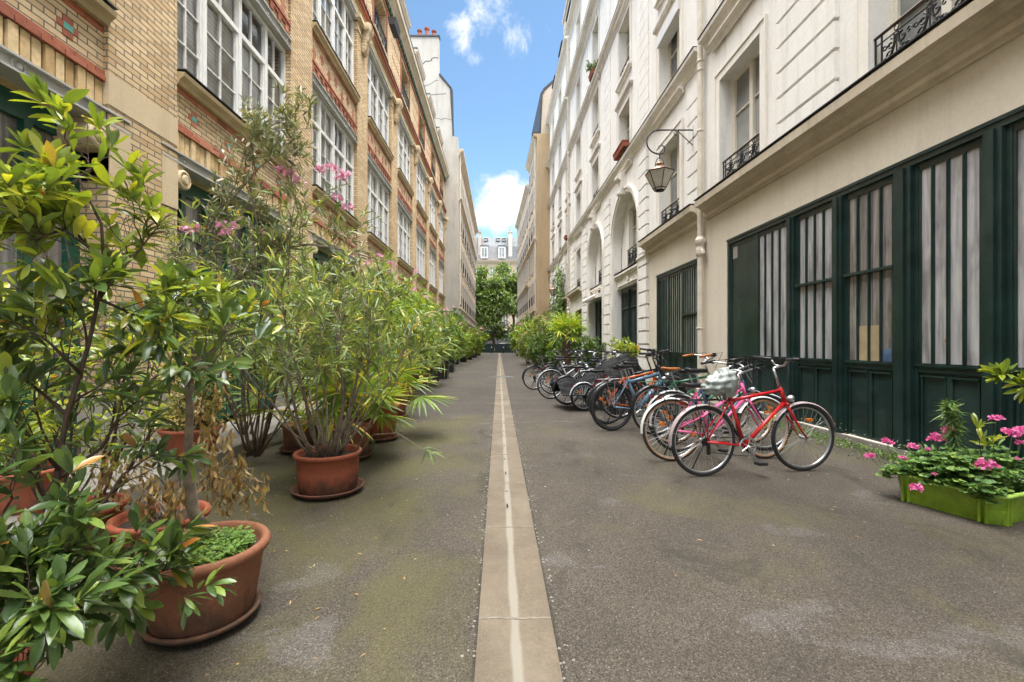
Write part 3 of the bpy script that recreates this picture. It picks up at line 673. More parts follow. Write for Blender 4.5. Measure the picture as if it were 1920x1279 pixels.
for a, b_, i in bays:
    if a < -5: continue
    W = 1.68; yc = (a+b_)/2
    o = casement(W, 1.58, 'darkglass', 1, frame='zinc', parent=L); o.location = (XL-.34, yc, 11.72); o.rotation_euler = (0, 0, R(90))
    ml = MB(); ml.box(-W/2-.1, W/2+.1, -.40, -.02, -.1, -.005); ml.build('sill', M['sill'], o)
    rl = railing_mesh(W, .6); r_ = rl.build('railing', [M['iron'], M['iron']], o, loc=(-W/2, -.34, 0))
    # attic dormer over the cornice
    d = MB(); d.box(-6.0, XL-.22, yc-1.15, yc+1.15, 14.22, 15.9, 0); d.build('dormer', M['brick2'], L)
    d = MB(); d.prism([(-6.1, 15.9), (XL-.1, 15.9), (XL-.06, 16.0), (XL-.0, 16.06), (XL-.0, 16.15), (-6.1, 16.2)], 'y', yc-1.25, yc+1.25); d.build('dormer_cornice', M['ledge'], L)
    d = MB(); d.box(-6.15, XL+.01, yc-1.27, yc+1.27, 16.2, 16.24); d.build('dormer_roof', M['zinc'], L)
    o = casement(1.2, 1.3, 'darkglass', 1, parent=L); o.location = (XL-.2, yc, 14.4); o.rotation_euler = (0, 0, R(90))

# ------------------------------------------------------------ white building on the right
XR = 4.6
Rb = empty('white_rendered_building', (0, 0, 0), 0, 'tall white rendered building with grooved piers, cornices and green ground floor doors on the right', 'building')
mb = MB(); mb.box(5.6, 16, -8, 41.49, 0, 21.3); mb.build('rooms', M['room'], Rb)
cols = [-3.0, 1.1, 4.9, 8.7, 12.25, 16.65, 21.6, 26.2, 30.2, 34.1, 38.4]
WW = 1.45
floors = [(4.45, 6.72), (8.1, 9.95), (11.1, 13.15), (14.2, 16.5), (18.2, 20.2)]
holes = []
for j, (z0, z1) in enumerate(floors):
    for c in cols:
        if j == 0 and c in (16.65, 21.6): continue
        ww = WW-.1 if j > 2 else WW
        holes.append((c-ww/2, c+ww/2, z0, z1))
arches = [(15.0, 18.3), (20.1, 23.2)]
ah = []
for a, b_ in arches: ah.append((a, b_, 0.0, 6.76))
mb = MB()
wall_x(mb, XR, 14.1, 41.5, 0, 4.03, [(a, b_, 0, 4.03) for a, b_ in arches]+[(25.3, 27.7, .07, 3.25), (29.9, 31.6, .07, 3.1), (33.6, 36.2, .07, 3.25)], XR+.35)
wall_x(mb, XR, -8, 41.5, 4.03, 20.9, [h for h in holes]+[(a, b_, 4.03, 6.76) for a, b_ in arches], XR+.32)
for a, b_ in arches:       # spandrels over the round heads
    r = (b_-a)/2; yc = (a+b_)/2; zs = 6.76-r
    for s in (-1, 1):
        poly = [(yc+s*r, 6.76)]+[(yc+s*r*math.cos(t), zs+r*math.sin(t)) for t in [k*PI/2/14 for k in range(15)]]
        poly = [(p[0]+(0 if 0 < i else 0), min(p[1], 6.7599)) for i, p in enumerate(poly)]
        mb.prism(poly, 'x', XR+.001, XR+.45)
mb.build('wall', M['white'], Rb)
mb = MB(); wall_x(mb, XR, -8, 14.1, 0, 4.03, [(-2.2, 9.18, .07, 3.35), (10.54, 13.3, .07, 3.25)], XR+.2); mb.build('ground_floor_wall', M['cream'], Rb)
mb = MB(); mb.box(5.6, 8, -8, 14.1, -.02, 4.0); mb.build('workshop_rooms', M['room'], Rb)
mb = MB(); mb.box(4.56, 4.63, -2.2, 9.18, 0, .069); mb.box(4.56, 4.63, 10.54, 13.3, 0, .069); mb.build('threshold', M['pave'], Rb)
def ledge(y0, y1):
    mb = MB(); x = XR
    mb.prism([(x+.01, 3.99), (x-.035, 3.99), (x-.045, 4.01), (x-.10, 4.03), (x-.105, 4.085), (x-.05, 4.09), (x-.06, 4.12), (x-.10, 4.17), (x-.15, 4.195), (x-.155, 4.22), (x-.20, 4.245), (x-.205, 4.26), (x-.285, 4.265), (x-.295, 4.38), (x-.275, 4.405), (x+.01, 4.42)], 'y', y0, y1); mb.build('ledge', M['ledge'], Rb)
    mb = MB(); mb.box(x-.31, x-.001, y0-.01, y1+.01, 4.421, 4.434); mb.build('ledge_flashing', M['zincdark'], Rb)
for y0, y1 in ((-8, 10.03), (10.27, 14.1), (24.9, 29.2), (29.75, 41.4)): ledge(y0, y1)
def string_course(z, y0, y1, s=1.0, pr=.22):
    mb = MB(); x = XR
    mb.prism([(x+.01, z-.34*s), (x-.03, z-.34*s), (x-.03, z-.24*s), (x-.06, z-.22*s), (x-.1, z-.12*s), (x-pr, z-.09*s), (x-pr-.01, z-.015), (x+.01, z)], 'y', y0, y1); mb.build('string_course', M['trim'], Rb)
    mb = MB(); mb.box(x-pr-.025, x-.001, y0, y1, z+.001, z+.012); mb.build('flashing', M['zincdark'], Rb)
for z, s, pr in ((7.98, 1, .2), (13.8, 1, .2), (17.35, 1.3, .36), (21.3, 1.4, .36)):
    string_course(z, -8, 10.05, s, pr); string_course(z, 10.27, 29.3, s, pr); string_course(z, 29.6, 41.45, s, pr)
    if z < 14:   # the course steps forward over the piers
        for c in (4.9, 8.7, 12.25, 16.65, 21.6, 26.2, 30.2+.45, 34.1, 38.4):
            mb = MB(); x = XR; mb.prism([(x-.02, z-.5), (x-.06, z-.5), (x-.07, z-.42), (x-.15, z-.36), (x-.15, z-.33), (x-.02, z-.33)], 'y', c-1.0, c+1.0); mb.build('hood_moulding', M['trim'], Rb)
def quoins(y0, y1, z0, z1, pr=.07, step=.41, x=XR, border=False, gap=.055):
    mb = MB(); z = z0
    while z < z1-.1:
        zz = min(z+step-gap, z1); mb.box(x-pr, x+.005, y0, y1, z, zz); z += step
    mb.build('grooved_pier', M['white'], Rb)
for c0, c1 in zip(cols, cols[1:]):
    y0, y1 = c0+WW/2+.52, c1-WW/2-.52
    if c0 in (8.7,): y0 = 10.35
    if c1 in (16.65, 21.6) or c0 in (16.65, 21.6): continue
    quoins(y0, y1, 4.46, 7.3)
quoins(13.95, 14.8, 0.06, 7.3, .09); quoins(18.75, 19.7, .06, 7.3, .07); quoins(23.65, 24.75, .06, 7.3, .09)
for y0, y1 in ((13.95, 14.85), (18.75, 19.75), (23.65, 24.75), (28.0, 28.5), (6.3, 7.3), (36.2, 36.9)): quoins(y0, y1, 8.05, 13.25, .03, .41, gap=.025)
for y0, y1 in ((13.95, 14.85), (18.75, 19.75), (23.65, 24.75)): quoins(y0, y1, 13.85, 16.8, .03, .41, gap=.025)
mb = MB(); mb.box(XR-.1, XR+.01, 13.93, 14.82, 3.92, 4.0); mb.box(XR-.13, XR+.01, 13.90, 14.85, 4.0, 4.06); mb.build('pier_band', M['trim'], Rb)

# windows
protos = {}
def rwin(w_, h, pane, rail, cap, sillp, key):
    if key not in protos:
        o = casement(w_, h, pane, 2, parent=Rb)
        add_surround(o, w_, h, .28, cap=cap, sill=sillp)
        if rail:
            railing_mesh(w_-.02, rail).build('railing', [M['iron'], M['ironrail']], o, loc=(-w_/2+.01, -.24, .02))
        protos[key] = o; return o
    return copy_tree(protos[key], Rb)
rr = random.Random(4)
for j, (z0, z1) in enumerate(floors):
    for k, c in enumerate(cols):
        if j == 0 and c in (16.65, 21.6): continue
        h = z1-z0; ww = WW-.1 if j > 2 else WW
        pane = 'curtain' if rr.random() < .45 else 'darkglass'
        if j == 0: pane = 'curtain' if k in (2, 3, 4) else pane
        rail = .55 if j == 0 else (.42 if (j in (1, 2) and rr.random() < .8) else 0)
        o = rwin(ww, h, pane, rail, j in (1, 2), j > 0 and j != 1 and j != 3, (j, pane, rail))
        o.location = (XR+.28, c, z0); o.rotation_euler = (0, 0, R(-90))
mb = MB(); mb.box(XR-.09, XR+.2, 12.25-.78, 12.25+.78, 9.72, 10.02); mb.build('shutter_box', M['winwhite'], Rb)
# arched bays
for n_, (a, b_) in enumerate(arches):
    r = (b_-a)/2; yc = (a+b_)/2; zs = 6.76-r
    o = empty('arched_bay', (0, 0, 0)); o.parent = Rb
    mb = MB()
    for rad, wd, pr in ((r+.02, .12, .05), (r+.14, .10, .09)):
        ang = [k*PI/28 for k in range(29)]
        for a0, a1 in zip(ang, ang[1:]):
            q = [(yc+rad*math.cos(a0), zs+rad*math.sin(a0)), (yc+(rad+wd)*math.cos(a0), zs+(rad+wd)*math.sin(a0)), (yc+(rad+wd)*math.cos(a1), zs+(rad+wd)*math.sin(a1)), (yc+rad*math.cos(a1), zs+rad*math.sin(a1))]
            mb.prism(q, 'x', XR-pr, XR+.005)
        for s in (-1, 1): mb.box(XR-pr, XR+.005, yc+s*rad, yc+s*(rad+wd), .0, zs)
    mb.prism([(yc-.16, 6.7), (yc+.16, 6.7), (yc+.24, 7.45), (yc-.24, 7.45)], 'x', XR-.2, XR-.0)
    mb.lathe([(0, -.2), (.12, -.2), (.12, .2), (0, .2)], (XR-.2, yc, 7.33), 14, axis='y'); mb.lathe([(0, -.15), (.08, -.15), (.08, .15), (0, .15)], (XR-.18, yc, 6.78), 12, axis='y')
    mb.build('arch_moulding', M['trim'], o)
    mb = MB(); wall_x(mb, XR+.34, a-.01, b_+.01, 3.97, 6.8, [(yc-.66, yc+.66, 4.2, 6.35)], XR+.55); mb.build('recessed_wall', M['white'], o)
    mb = MB(); mb.box(XR+.14, XR+.4, a, b_, 3.42, 3.9); mb.box(XR+.02, XR+.45, a, b_, 3.90, 3.97); mb.box(XR+.07, XR+.4, a, b_, 3.84, 3.9); mb.box(XR+.1, XR+.15, a+.2, b_-.2, 3.5, 3.54)
    mb.lathe([(0, -.05), (.12, -.03), (.10, .02), (0, .05)], (XR+.12, yc, 3.68), 12, axis='x'); mb.build('entablature', M['trim'], o)
    c = casement(1.32, 2.15, 'curtain', 2, parent=Rb); c.location = (XR+.5, yc, 4.2); c.rotation_euler = (0, 0, R(-90))
    railing_mesh(1.34, .6).build('railing', [M['iron'], M['iron']], c, loc=(-.67, -.2, .02))
mb = MB(); mb.prism([(XR+.1, 3.42), (XR-.35, 3.3), (XR-.38, 3.42), (XR-.3, 3.5), (XR+.1, 3.6)], 'y', 20.15, 23.15); mb.build('door_hood', M['trim'], Rb)
mb = MB(); mb.box(XR+.12, XR+.138, 21.3, 21.62, 3.62, 3.80); o = mb.build('number_plaque', paint('plaque_blue', (0.02, 0.05, 0.22)), Rb)
# green glazed screens: sections given along Y, from far to near
def screen(x, y0, y1, z0, z1, secs, name='workshop_door', glass='frost', solid=None, zp=1.06):
    """secs: (far y, near y, panes, crossbar, pane material)"""
    o = MB()
    o.box(x-.02, x+.1, y1-.07, y1, z0, z1); o.box(x-.02, x+.1, y0, y0+.07, z0, z1); o.box(x-.03, x+.1, y0+.07, y1-.07, z1-.09, z1); o.box(x-.045, x-.02, y0, y1, z1-.03, z1+.01)
    root = o.build(name, M['green'], Rb)
    edges = []
    for i, (yf, yn, n, cb, gm) in enumerate(secs):
        s = MB()
        # stiles, rails
        s.box(x, x+.09, yf-.05, yf, z0, z1-.09); s.box(x, x+.09, yn, yn+.05, z0, z1-.09)
        s.box(x+.01, x+.08, yn+.05, yf-.05, z1-.17, z1-.09); s.box(x+.005, x+.085, yn+.05, yf-.05, zp-.10, zp)
        s.box(x-.015, x+.005, yn+.02, yf-.02, zp-.035, zp-.015)
        s.box(x+.03, x+.08, yn+.05, yf-.05, z0, zp-.10)
        w_ = yf-yn-.1; np_ = 2
        for k in range(np_):      # moulding round each lower panel
            a = yn+.05+k*w_/np_+.025; b2 = yn+.05+(k+1)*w_/np_-.025; zb, zt = z0+.04, zp-.15
            s.box(x+.0, x+.03, a, b2, zt, zt+.018); s.box(x+.012, x+.03, a, a+.018, zb, zt); s.box(x+.012, x+.03, b2-.018, b2, zb, zt)
        s.box(x+.018, x+.031, yn+.05+w_/2-.02, yn+.05+w_/2+.02, z0+.02, zp-.1)
        if n == 0:
            s.box(x+.02, x+.07, yn+.05, yf-.05, zp, z1-.17)
            for zz in [zp+.1+k*.25 for k in range(8)]:
                for yy in (yn+.07, yf-.07): s.lathe([(0, -.006), (.008, -.004), (.008, 0)], (x+.02, yy, zz), 6, axis='x')
        for k in range(1, n):
            y = yn+.05+w_*k/n; s.box(x-.002, x+.03, y-.013, y+.013, zp, z1-.17); s.box(x-.008, x-.002, y-.006, y+.006, zp+.02, z1-.19)
        if n:
            s.box(x+.008, x+.05, yn+.05, yn+.075, zp, z1-.17); s.box(x+.008, x+.05, yf-.075, yf-.05, zp, z1-.17)
        if cb: s.box(x-.03, x+.052, yn+.02, yf-.02, cb-.018, cb+.018)
        leaf = s.build('door_leaf', M['green'], root)
        if n: 
            p = MB(); p.quad((x+.022, yn+.04, zp-.01), (x+.022, yf-.04, zp-.01), (x+.022, yf-.04, z1-.15), (x+.022, yn+.04, z1-.15)); p.build('pane', M[gm], root)
        edges.append(yf); edges.append(yn)
    posts = MB()
    for (a, b2) in zip([s[1] for s in secs], [s[0] for s in secs[1:]]):
        if a-b2 > .03: posts.box(x-.04, x+.1, b2+.001, a-.001, z0, z1-.09); posts.box(x-.065, x-.04, b2+(a-b2)*.3, b2+(a-b2)*.7, z0, z1-.09)
    if posts.v: posts.build('post', M['green'], root)
    return root
sx = XR+.03
door = screen(sx, -2.2, 9.18, .07, 3.35, [(9.11, 8.18, 0, 0, 'frost'), (8.18, 7.27, 4, 0, 'frost'), (7.10, 6.27, 4, 2.17, 'frost'), (6.11, 5.30, 4, 2.18, 'frostdark'), (5.08, 4.32, 4, 0, 'frost'), (4.155, 3.35, 4, 0, 'frost'), (3.15, 2.3, 4, 0, 'frost'), (2.1, 1.25, 4, 0, 'frostdark'), (1.1, .2, 4, 0, 'frost'), (.05, -.9, 4, 0, 'frost'), (-1.1, -2.13, 4, 0, 'frost')])
mb = MB(); mb.box(sx+.017, sx+.0212, 5.55, 5.88, 1.06, 1.50); mb.build('tan_board', M['tanboard'], door)
mb = MB(); mb.lathe([(0, -.003), (.05, -.002), (.10, 0)], (sx+.0215, 5.42, 1.12), 9, axis='x'); mb.build('blue_cloth', M['bluecloth'], door)
mb = MB(); mb.lathe([(0, -.003), (.02, -.002), (.035, 0)], (sx+.0215, 4.72, 1.30), 9, axis='x'); mb.build('orange_cloth', M['orangething'], door)
mb = MB(); mb.box(sx+.012, sx+.02, 8.86, 9.02, 2.95, 3.18); mb.build('paper_notice', M['kerbstone'], door)
screen(sx, 10.54, 13.3, .07, 3.25, [(13.23, 12.45, 6, 0, 'frostlong'), (12.42, 11.5, 6, 0, 'frostlong'), (11.48, 10.61, 6, 2.0, 'frostlong')])
screen(XR+.34, 15.02, 18.28, .02, 3.42, [(18.2, 17.2, 6, 2.65, 'frostdark'), (17.15, 16.15, 6, 2.65, 'frostdark'), (16.1, 15.1, 6, 2.65, 'frostdark')])
screen(XR+.34, 20.12, 23.18, .02, 3.42, [(23.1, 22.1, 0, 2.6, 'frostdark'), (22.05, 21.15, 0, 2.6, 'frostdark'), (21.1, 20.2, 1, 2.6, 'frostdark')], name='entrance_door')
screen(XR+.1, 25.3, 27.7, .07, 3.25, [(27.6, 26.5, 5, 0, 'frostdark'), (26.45, 25.4, 5, 0, 'frostdark')])
screen(XR+.1, 29.9, 31.6, .07, 3.1, [(31.5, 30.0, 4, 0, 'frostdark')]); screen(XR+.1, 33.6, 36.2, .07, 3.25, [(36.1, 34.9, 4, 0, 'frostdark'), (34.9, 33.7, 4, 0, 'frostdark')])
# downpipes
for y, ztop in ((10.15, 21.1), (29.45, 21.1)):
    mb = MB(); x = XR-.11
    mb.tube([(x, y, 0), (x, y, 3.5), (x-.0, y, ztop)], .062, 12)
    mb.lathe([(0, 3.22), (.075, 3.22), (.10, 3.28), (.10, 3.36), (.08, 3.44), (.115, 3.52), (.12, 3.58), (.07, 3.66), (0, 3.66)], (x, y, 0), 14)
    for z in (1.6, 6.0, 7.35, 7.55, 9.6, 11.6, 13.3, 15.5, 17.0, 19.5): mb.lathe([(0, z), (.072, z), (.078, z+.02), (.072, z+.05), (0, z+.05)], (x, y, 0), 12)
    mb.tube([(x, y, 3.4), (x, y-.14, 3.32), (x, y-.15, 3.25)], .045, 8)
    mb.box(x-.09, x+.1, y-.1, y+.1, 0, .28)
    mb.build('downpipe', M['pipe'], Rb, smooth=False)
# top: fifth floor above the main cornice, mansard and dormers
mb = MB(); mb.prism([(4.9, 21.31), (5.6, 24.2), (9, 25.2), (16, 25.2), (16, 21.31)], 'y', -8, 41.49); mb.build('roof', M['zinc'], Rb)
for c in cols:
    if c < 3: continue
    d = MB(); d.box(4.72, 6.2, c-.8, c+.8, 21.32, 23.3); d.build('dormer', M['zinc'], Rb)
    d = MB(); d.box(4.55, 6.5, c-.92, c+.92, 23.3, 23.42); d.build('dormer_roof', M['zincdark'], Rb)
    o = casement(1.1, 1.6, 'darkglass', 1, parent=Rb); o.location = (4.71, c, 21.5); o.rotation_euler = (0, 0, R(-90))
mb = MB(); mb.box(5.2, 6.0, 33.9, 36.6, 21.3, 27.0, 0); mb.box(5.1, 6.1, 33.8, 36.7, 27.0, 27.2, 1)
ch = mb.build('chimney', [M['beige'], M['ledge']], Rb)
mb = MB()
for k in range(4): mb.lathe([(0, 0), (.13, 0), (.11, .5), (.15, .52), (0, .55)], (5.6, 34.3+k*.6, 27.2), 10)
mb.build('chimney_pot', M['terra'], ch)

# ------------------------------------------------------------ other houses: facade in local x (along), y (into the house)
def house(name, label, org, rz, length, height, wallm, levels, spacing, ww, roofm='zinc', frame='winwhite', depth=9, strings=(), cornice=.35, shutters=None, first=1.0, base=None, mansard=2.6, seed=1, balcony=(), pane=None):
    H = empty(name, (org[0], org[1], 0), rz, label, 'building')
    rg = random.Random(seed)
    n = int((length-2*first)/spacing)+1; xs = [first+ww/2+k*(length-2*first-ww)/(max(1, n-1)) for k in range(n)]
    holes = [(x-ww/2, x+ww/2, z0, z1) for z0, z1 in levels for x in xs]
    t = MB(); wall_x(t, 0, 0, length, 0, height, holes, .22)
    t.v = [(b_, a, c) for a, b_, c in t.v]      # plane x=0 turned to plane y=0
    o = t.build('wall', M[wallm], H)
    t = MB(); t.box(0.01, length-.01, .23, depth, 0, height); t.build('rooms', M['room'], H)
    t = MB(); t.quad((0, 0, 0), (0, depth, 0), (0, depth, height), (0, 0, height)); t.quad((length, 0, 0), (length, depth, 0), (length, depth, height), (length, 0, height)); t.build('side_wall', M[base or wallm], H)
    t = MB(); t.prism([(0.02, height-.5), (-.06, height-.5), (-.1, height-.3), (-cornice, height-.12), (-cornice-.02, height), (0.02, height+.03)], 'x', -.02, length+.02)
    t.build('cornice', M['ledge'], H)
    for z in strings:
        t = MB(); t.prism([(0.02, z-.3), (-.04, z-.3), (-.08, z-.16), (-.24, z-.1), (-.25, z), (0.02, z+.02)], 'x', 0, length); t.build('string_course', M['ledge'], H)
    if mansard:
        t = MB(); t.prism([(.15, height+.03), (1.1, height+mansard), (depth*.6, height+mansard+.8), (depth, height+mansard+.5), (depth, height+.03)], 'x', .02, length-.02); t.build('roof', M[roofm], H)
    pr = None; i = 0
    for z0, z1 in levels:
        pr = None
        for x in xs:
            if pr is None:
                o = casement(ww, z1-z0, pane or 'darkglass', 2, frame=frame, parent=H); pr = o
                q = MB()
                if shutters:
                    for s in (-1, 1): q.box(s*(ww/2+.03), s*(ww/2+ww*.5), -.2-.035, -.205, 0, z1-z0)
                    q.build('shutter', M[shutters], o)
                q = MB(); q.box(-ww/2-.08, ww/2+.08, -.3, -.05, -.09, -.004); q.build('sill', M['ledge'], o)
                if z0 in balcony:
                    q = MB(); q.tube([(-ww/2, -.25, .9), (ww/2, -.25, .9)], .02, 5); q.tube([(-ww/2, -.25, .1), (ww/2, -.25, .1)], .015, 4)
                    for k in range(9): xx = -ww/2+ww*k/8; q.tube([(xx, -.25, .0), (xx, -.25, .9)], .012, 4)
                    q.build('railing', M['iron'], o)
            else: o = copy_tree(pr, H)
            o.location = (x, .2, z0)
    return H
# left, beyond the brick building
H2 = house('narrow_grey_house', 'pale grey house with cracked blank gable and tall chimney beyond the brick building', (-3.09, 34.85), R(90), 25.5, 16.2, 'beige', [(4.2, 6.3), (7.2, 9.2), (10.1, 12.0), (12.9, 14.6)], 2.5, 1.05, shutters='shutter', strings=(4.0, 12.5), base='concrete_wall', mansard=2.0, balcony=(4.2, 7.2, 10.1), seed=3)
mb = MB()     # blank gable with chimney, facing down the alley: local x along the alley
poly = [(-.0, 0), (10, 0), (10, 24.5), (1.45+.0, 24.5), (1.45, 21.6), (.62, 20.6), (.48, 20.4), (.42, 17.0), (0, 16.9)]
poly = [(p[0]+.0, p[1]) for p in poly]
mb.prism(poly, 'x', -.02, -.42); gw = mb.build('gable_wall', M['concrete_wall'], H2)
mb = MB(); mb.prism([(1.4, 24.5), (10, 24.5), (10, 24.62), (1.38, 24.62)], 'x', .02, -.48); mb.prism([(1.45, 21.62), (.60, 20.64), (.5, 20.66), (1.38, 21.75)], 'x', .02, -.48); mb.prism([(.62, 20.6), (.42, 20.55), (.34, 17.1), (.41, 17.1)], 'x', -.0, -.47); mb.build('coping', M['zincdark'], gw)
mb = MB()
for k, (yy, hh) in enumerate(((1.85, .5), (2.4, .75), (2.95, .55), (3.9, 1.1))): mb.lathe([(0, 0), (.16, 0), (.13, hh*.7), (.19, hh*.75), (.2, hh*.9), (.1, hh), (0, hh)], (-.2, yy, 24.62), 10)
mb.build('chimney_pot', M['terra'], gw)
mb = MB()
def crack(pts, w_=.035):
    for a, b_ in zip(pts, pts[1:]):
        d = Vector((b_[0]-a[0], b_[1]-a[1])); nn = Vector((-d.y, d.x)).normalized()*w_/2
        vs = [(-.4235, a[0]+nn.x, a[1]+nn.y), (-.4235, a[0]-nn.x, a[1]-nn.y), (-.4235, b_[0]-nn.x, b_[1]-nn.y), (-.4235, b_[0]+nn.x, b_[1]+nn.y)]
        mb.add(vs, [(0,1,2,3)])
rg = random.Random(5)
def wander(p, q, n=7, j=.12):
    return [(p[0]+(q[0]-p[0])*i/n+rg.uniform(-j, j)*(0 < i < n), p[1]+(q[1]-p[1])*i/n+rg.uniform(-j, j)*(0 < i < n)) for i in range(n+1)]
crack(wander((1.5, 22.9), (3.0, 22.4)), .07); crack(wander((1.5, 21.2), (3.2, 20.6))); crack(wander((.9, 20.2), (3.4, 19.7)), .05)
crack(wander((2.4, 20.0), (2.1, 17.2), 9)); crack(wander((.5, 18.2), (2.2, 18.3))); crack(wander((2.1, 17.2), (1.2, 16.0)))
mb.build('crack', M['zincdark'], gw)
mb = MB(); mb.tube([(-.5, 3.6, 15.6), (-.5, 1.5, 15.3), (-.5, 1.3, 15.1), (-.5, 1.3, 9.6), (-.5, 1.7, 9.3)], .055, 8); mb.build('drainpipe', M['zinc'], gw)
mb = MB(); mb.tube([(.18, -.1, 4.3), (.18, -.1, 16.0)], .06, 8); mb.build('downpipe', M['pipe'], H2)
mb = MB(); mb.box(.0, 25.4, -.14, .05, 3.25, 3.98); mb.build('shop_fascia', M['concrete_wall'], H2)
# right, beyond the white building
ang = math.atan2(3.43-2.65, 26.5)
def rpos(y): return 3.43-(y-41.5)*math.tan(ang)
H3 = house('tan_gabled_house', 'beige house with a blank tan side wall beyond the white building', (rpos(49), 49), R(-90)+ang, 7.45, 20.2, 'beige', [(1.0, 3.6), (5.0, 7.3), (8.2, 10.4), (11.4, 13.4), (14.4, 16.3), (17.2, 18.9)], 2.2, 1.0, shutters='shutter', strings=(4.4, 11.0), base='tan', mansard=0, balcony=(5.0, 11.4), seed=8, first=.8)
mb = MB(); mb.prism([(0, 0), (9, 0), (9, 20.3), (-.33, 20.3), (-.33, 20.15), (0, 20.0)], 'x', 7.47, 7.87); g3 = mb.build('gable_wall', M['tan'], H3)
mb = MB(); mb.prism([(.35, 20.31), (9, 20.31), (9, 25.6), (1.6, 25.0), (.75, 24.2), (.52, 23.8)], 'x', .1, 7.86); mb.build('attic', M['beige'], H3)
mb = MB(); mb.prism([(-.36, 20.31), (.35, 20.31), (.35, 20.45), (-.36, 20.42)], 'x', 0, 7.88); mb.prism([(.2, 20.45), (.345, 20.45), (.515, 23.8), (.745, 24.22), (1.6, 25.02), (9, 25.62), (9, 25.75), (1.5, 25.2), (.6, 24.4), (.3, 23.9)], 'x', .1, 7.9); mb.build('coping', M['zincdark'], H3)
mb = MB(); mb.tube([(7.3, -.1, 0), (7.3, -.1, 19.9)], .07, 8); mb.build('downpipe', M['pipe'], H3)
mb = MB(); mb.box(7.5, 7.9, -.015, 9, .01, 3.4); mb.build('lower_wall', M['concrete_wall'], H3)
H4 = house('corner_house', 'beige house with long string courses at the far right corner of the alley', (rpos(66.5), 66.5), R(-90)+ang, 17.5, 18.4, 'beige', [(1.0, 3.6), (5.0, 7.3), (8.2, 10.4), (11.4, 13.4), (14.4, 16.3)], 2.3, 1.0, shutters='shutter', strings=(4.4, 7.7, 11.0), mansard=1.5, balcony=(5.0, 11.4), seed=9)
# the far side of the street
HF = house('mansard_apartment_house', 'limestone apartment house with grey mansard roof and skylights closing the view behind the trees', (-30, 93), 0, 60, 18.4, 'sand', [(.6, 3.4), (4.9, 7.0), (8.2, 10.5), (11.7, 13.9), (14.9, 16.9)], 2.75, 1.15, strings=(4.2, 7.8, 14.3), mansard=0, balcony=(4.9, 8.2, 11.7), seed=4, pane='curtain')
mb = MB(); mb.prism([(.3, 18.43), (1.0, 21.4), (2.6, 23.6), (9, 24.0), (9, 18.43)], 'x', 0, 60); mb.build('roof', M['roofzinc'], HF)
mb = MB(); mb.prism([(.24, 18.44), (.29, 18.44), (.99, 21.4), (.94, 21.4)], 'x', 0.1, 29.2+1.4); mb.build('slate_slope', M['slate'], HF)
for k in range(14):
    x = 2.4+k*4.1+(1.1 if k % 2 else 0)
    if abs(x-32.4) < .9: x -= 1.6
    d = MB(); d.box(x-.75, x+.75, .1, 1.6, 18.8, 21.3); d.build('dormer', M['winwhite'], HF)
    d = MB(); d.box(x-.85, x+.85, .0, 1.7, 21.3, 21.42); d.build('dormer_roof', M['zincdark'], HF)
    o = casement(1.2, 2.0, 'curtain', 1, frame='winwhite', parent=HF); o.location = (x, .07, 19.0)
for x in (27.3, 29.8, 31.0):
    d = MB(); d.box(x-.38, x+.38, 1.75, 2.35, 22.75, 23.35); o = d.build('skylight', M['zincdark'], HF)
    d = MB(); d.prism([(1.68, 22.85), (1.74, 22.8), (2.3, 23.42), (2.25, 23.5)], 'x', x-.3, x+.3); d.build('pane', M['winwhite'], o)
for x, wdt in ((26.0, .5), (32.35, .75)):
    d = MB(); d.box(x-wdt/2, x+wdt/2, .5, 2.6, 18.6, 24.2); d.box(x-wdt/2-.08, x+wdt/2+.08, .4, 2.7, 24.2, 24.35); o = d.build('chimney', M['beige'] if wdt < .6 else M['cream'], HF)
    d = MB()
    for k in range(3): d.lathe([(0, 0), (.1, 0), (.08, .35), (0, .35)], (x-.15+.15*(k % 2)*2, .8+k*.7, 24.35), 8)
    d.build('chimney_pot', M['terra'], o)
# shop at its foot
mb = MB(); mb.box(26, 36, -.25, .1, .0, 3.9); o = mb.build('shopfront', paint('shop_paint', (0.015, 0.035, 0.04)), HF)
mb = MB()
for x0, x1 in ((26.3, 28.6), (29.0, 31.4), (31.8, 34)): mb.quad((x0, -.256, .7), (x1, -.256, .7), (x1, -.256, 2.7), (x0, -.256, 2.7))
mb.build('pane', M['room'], o)
mb = MB()
for k, wd in enumerate((.30, .2, .26, .3, .16, .28, .3, .22, .24)): mb.box(29.3+k*.34, 29.3+k*.34+wd*.8, -.29, -.252, 3.1, 3.42+.04*(k % 3))
mb.build('sign_lettering', M['winwhite'], o)

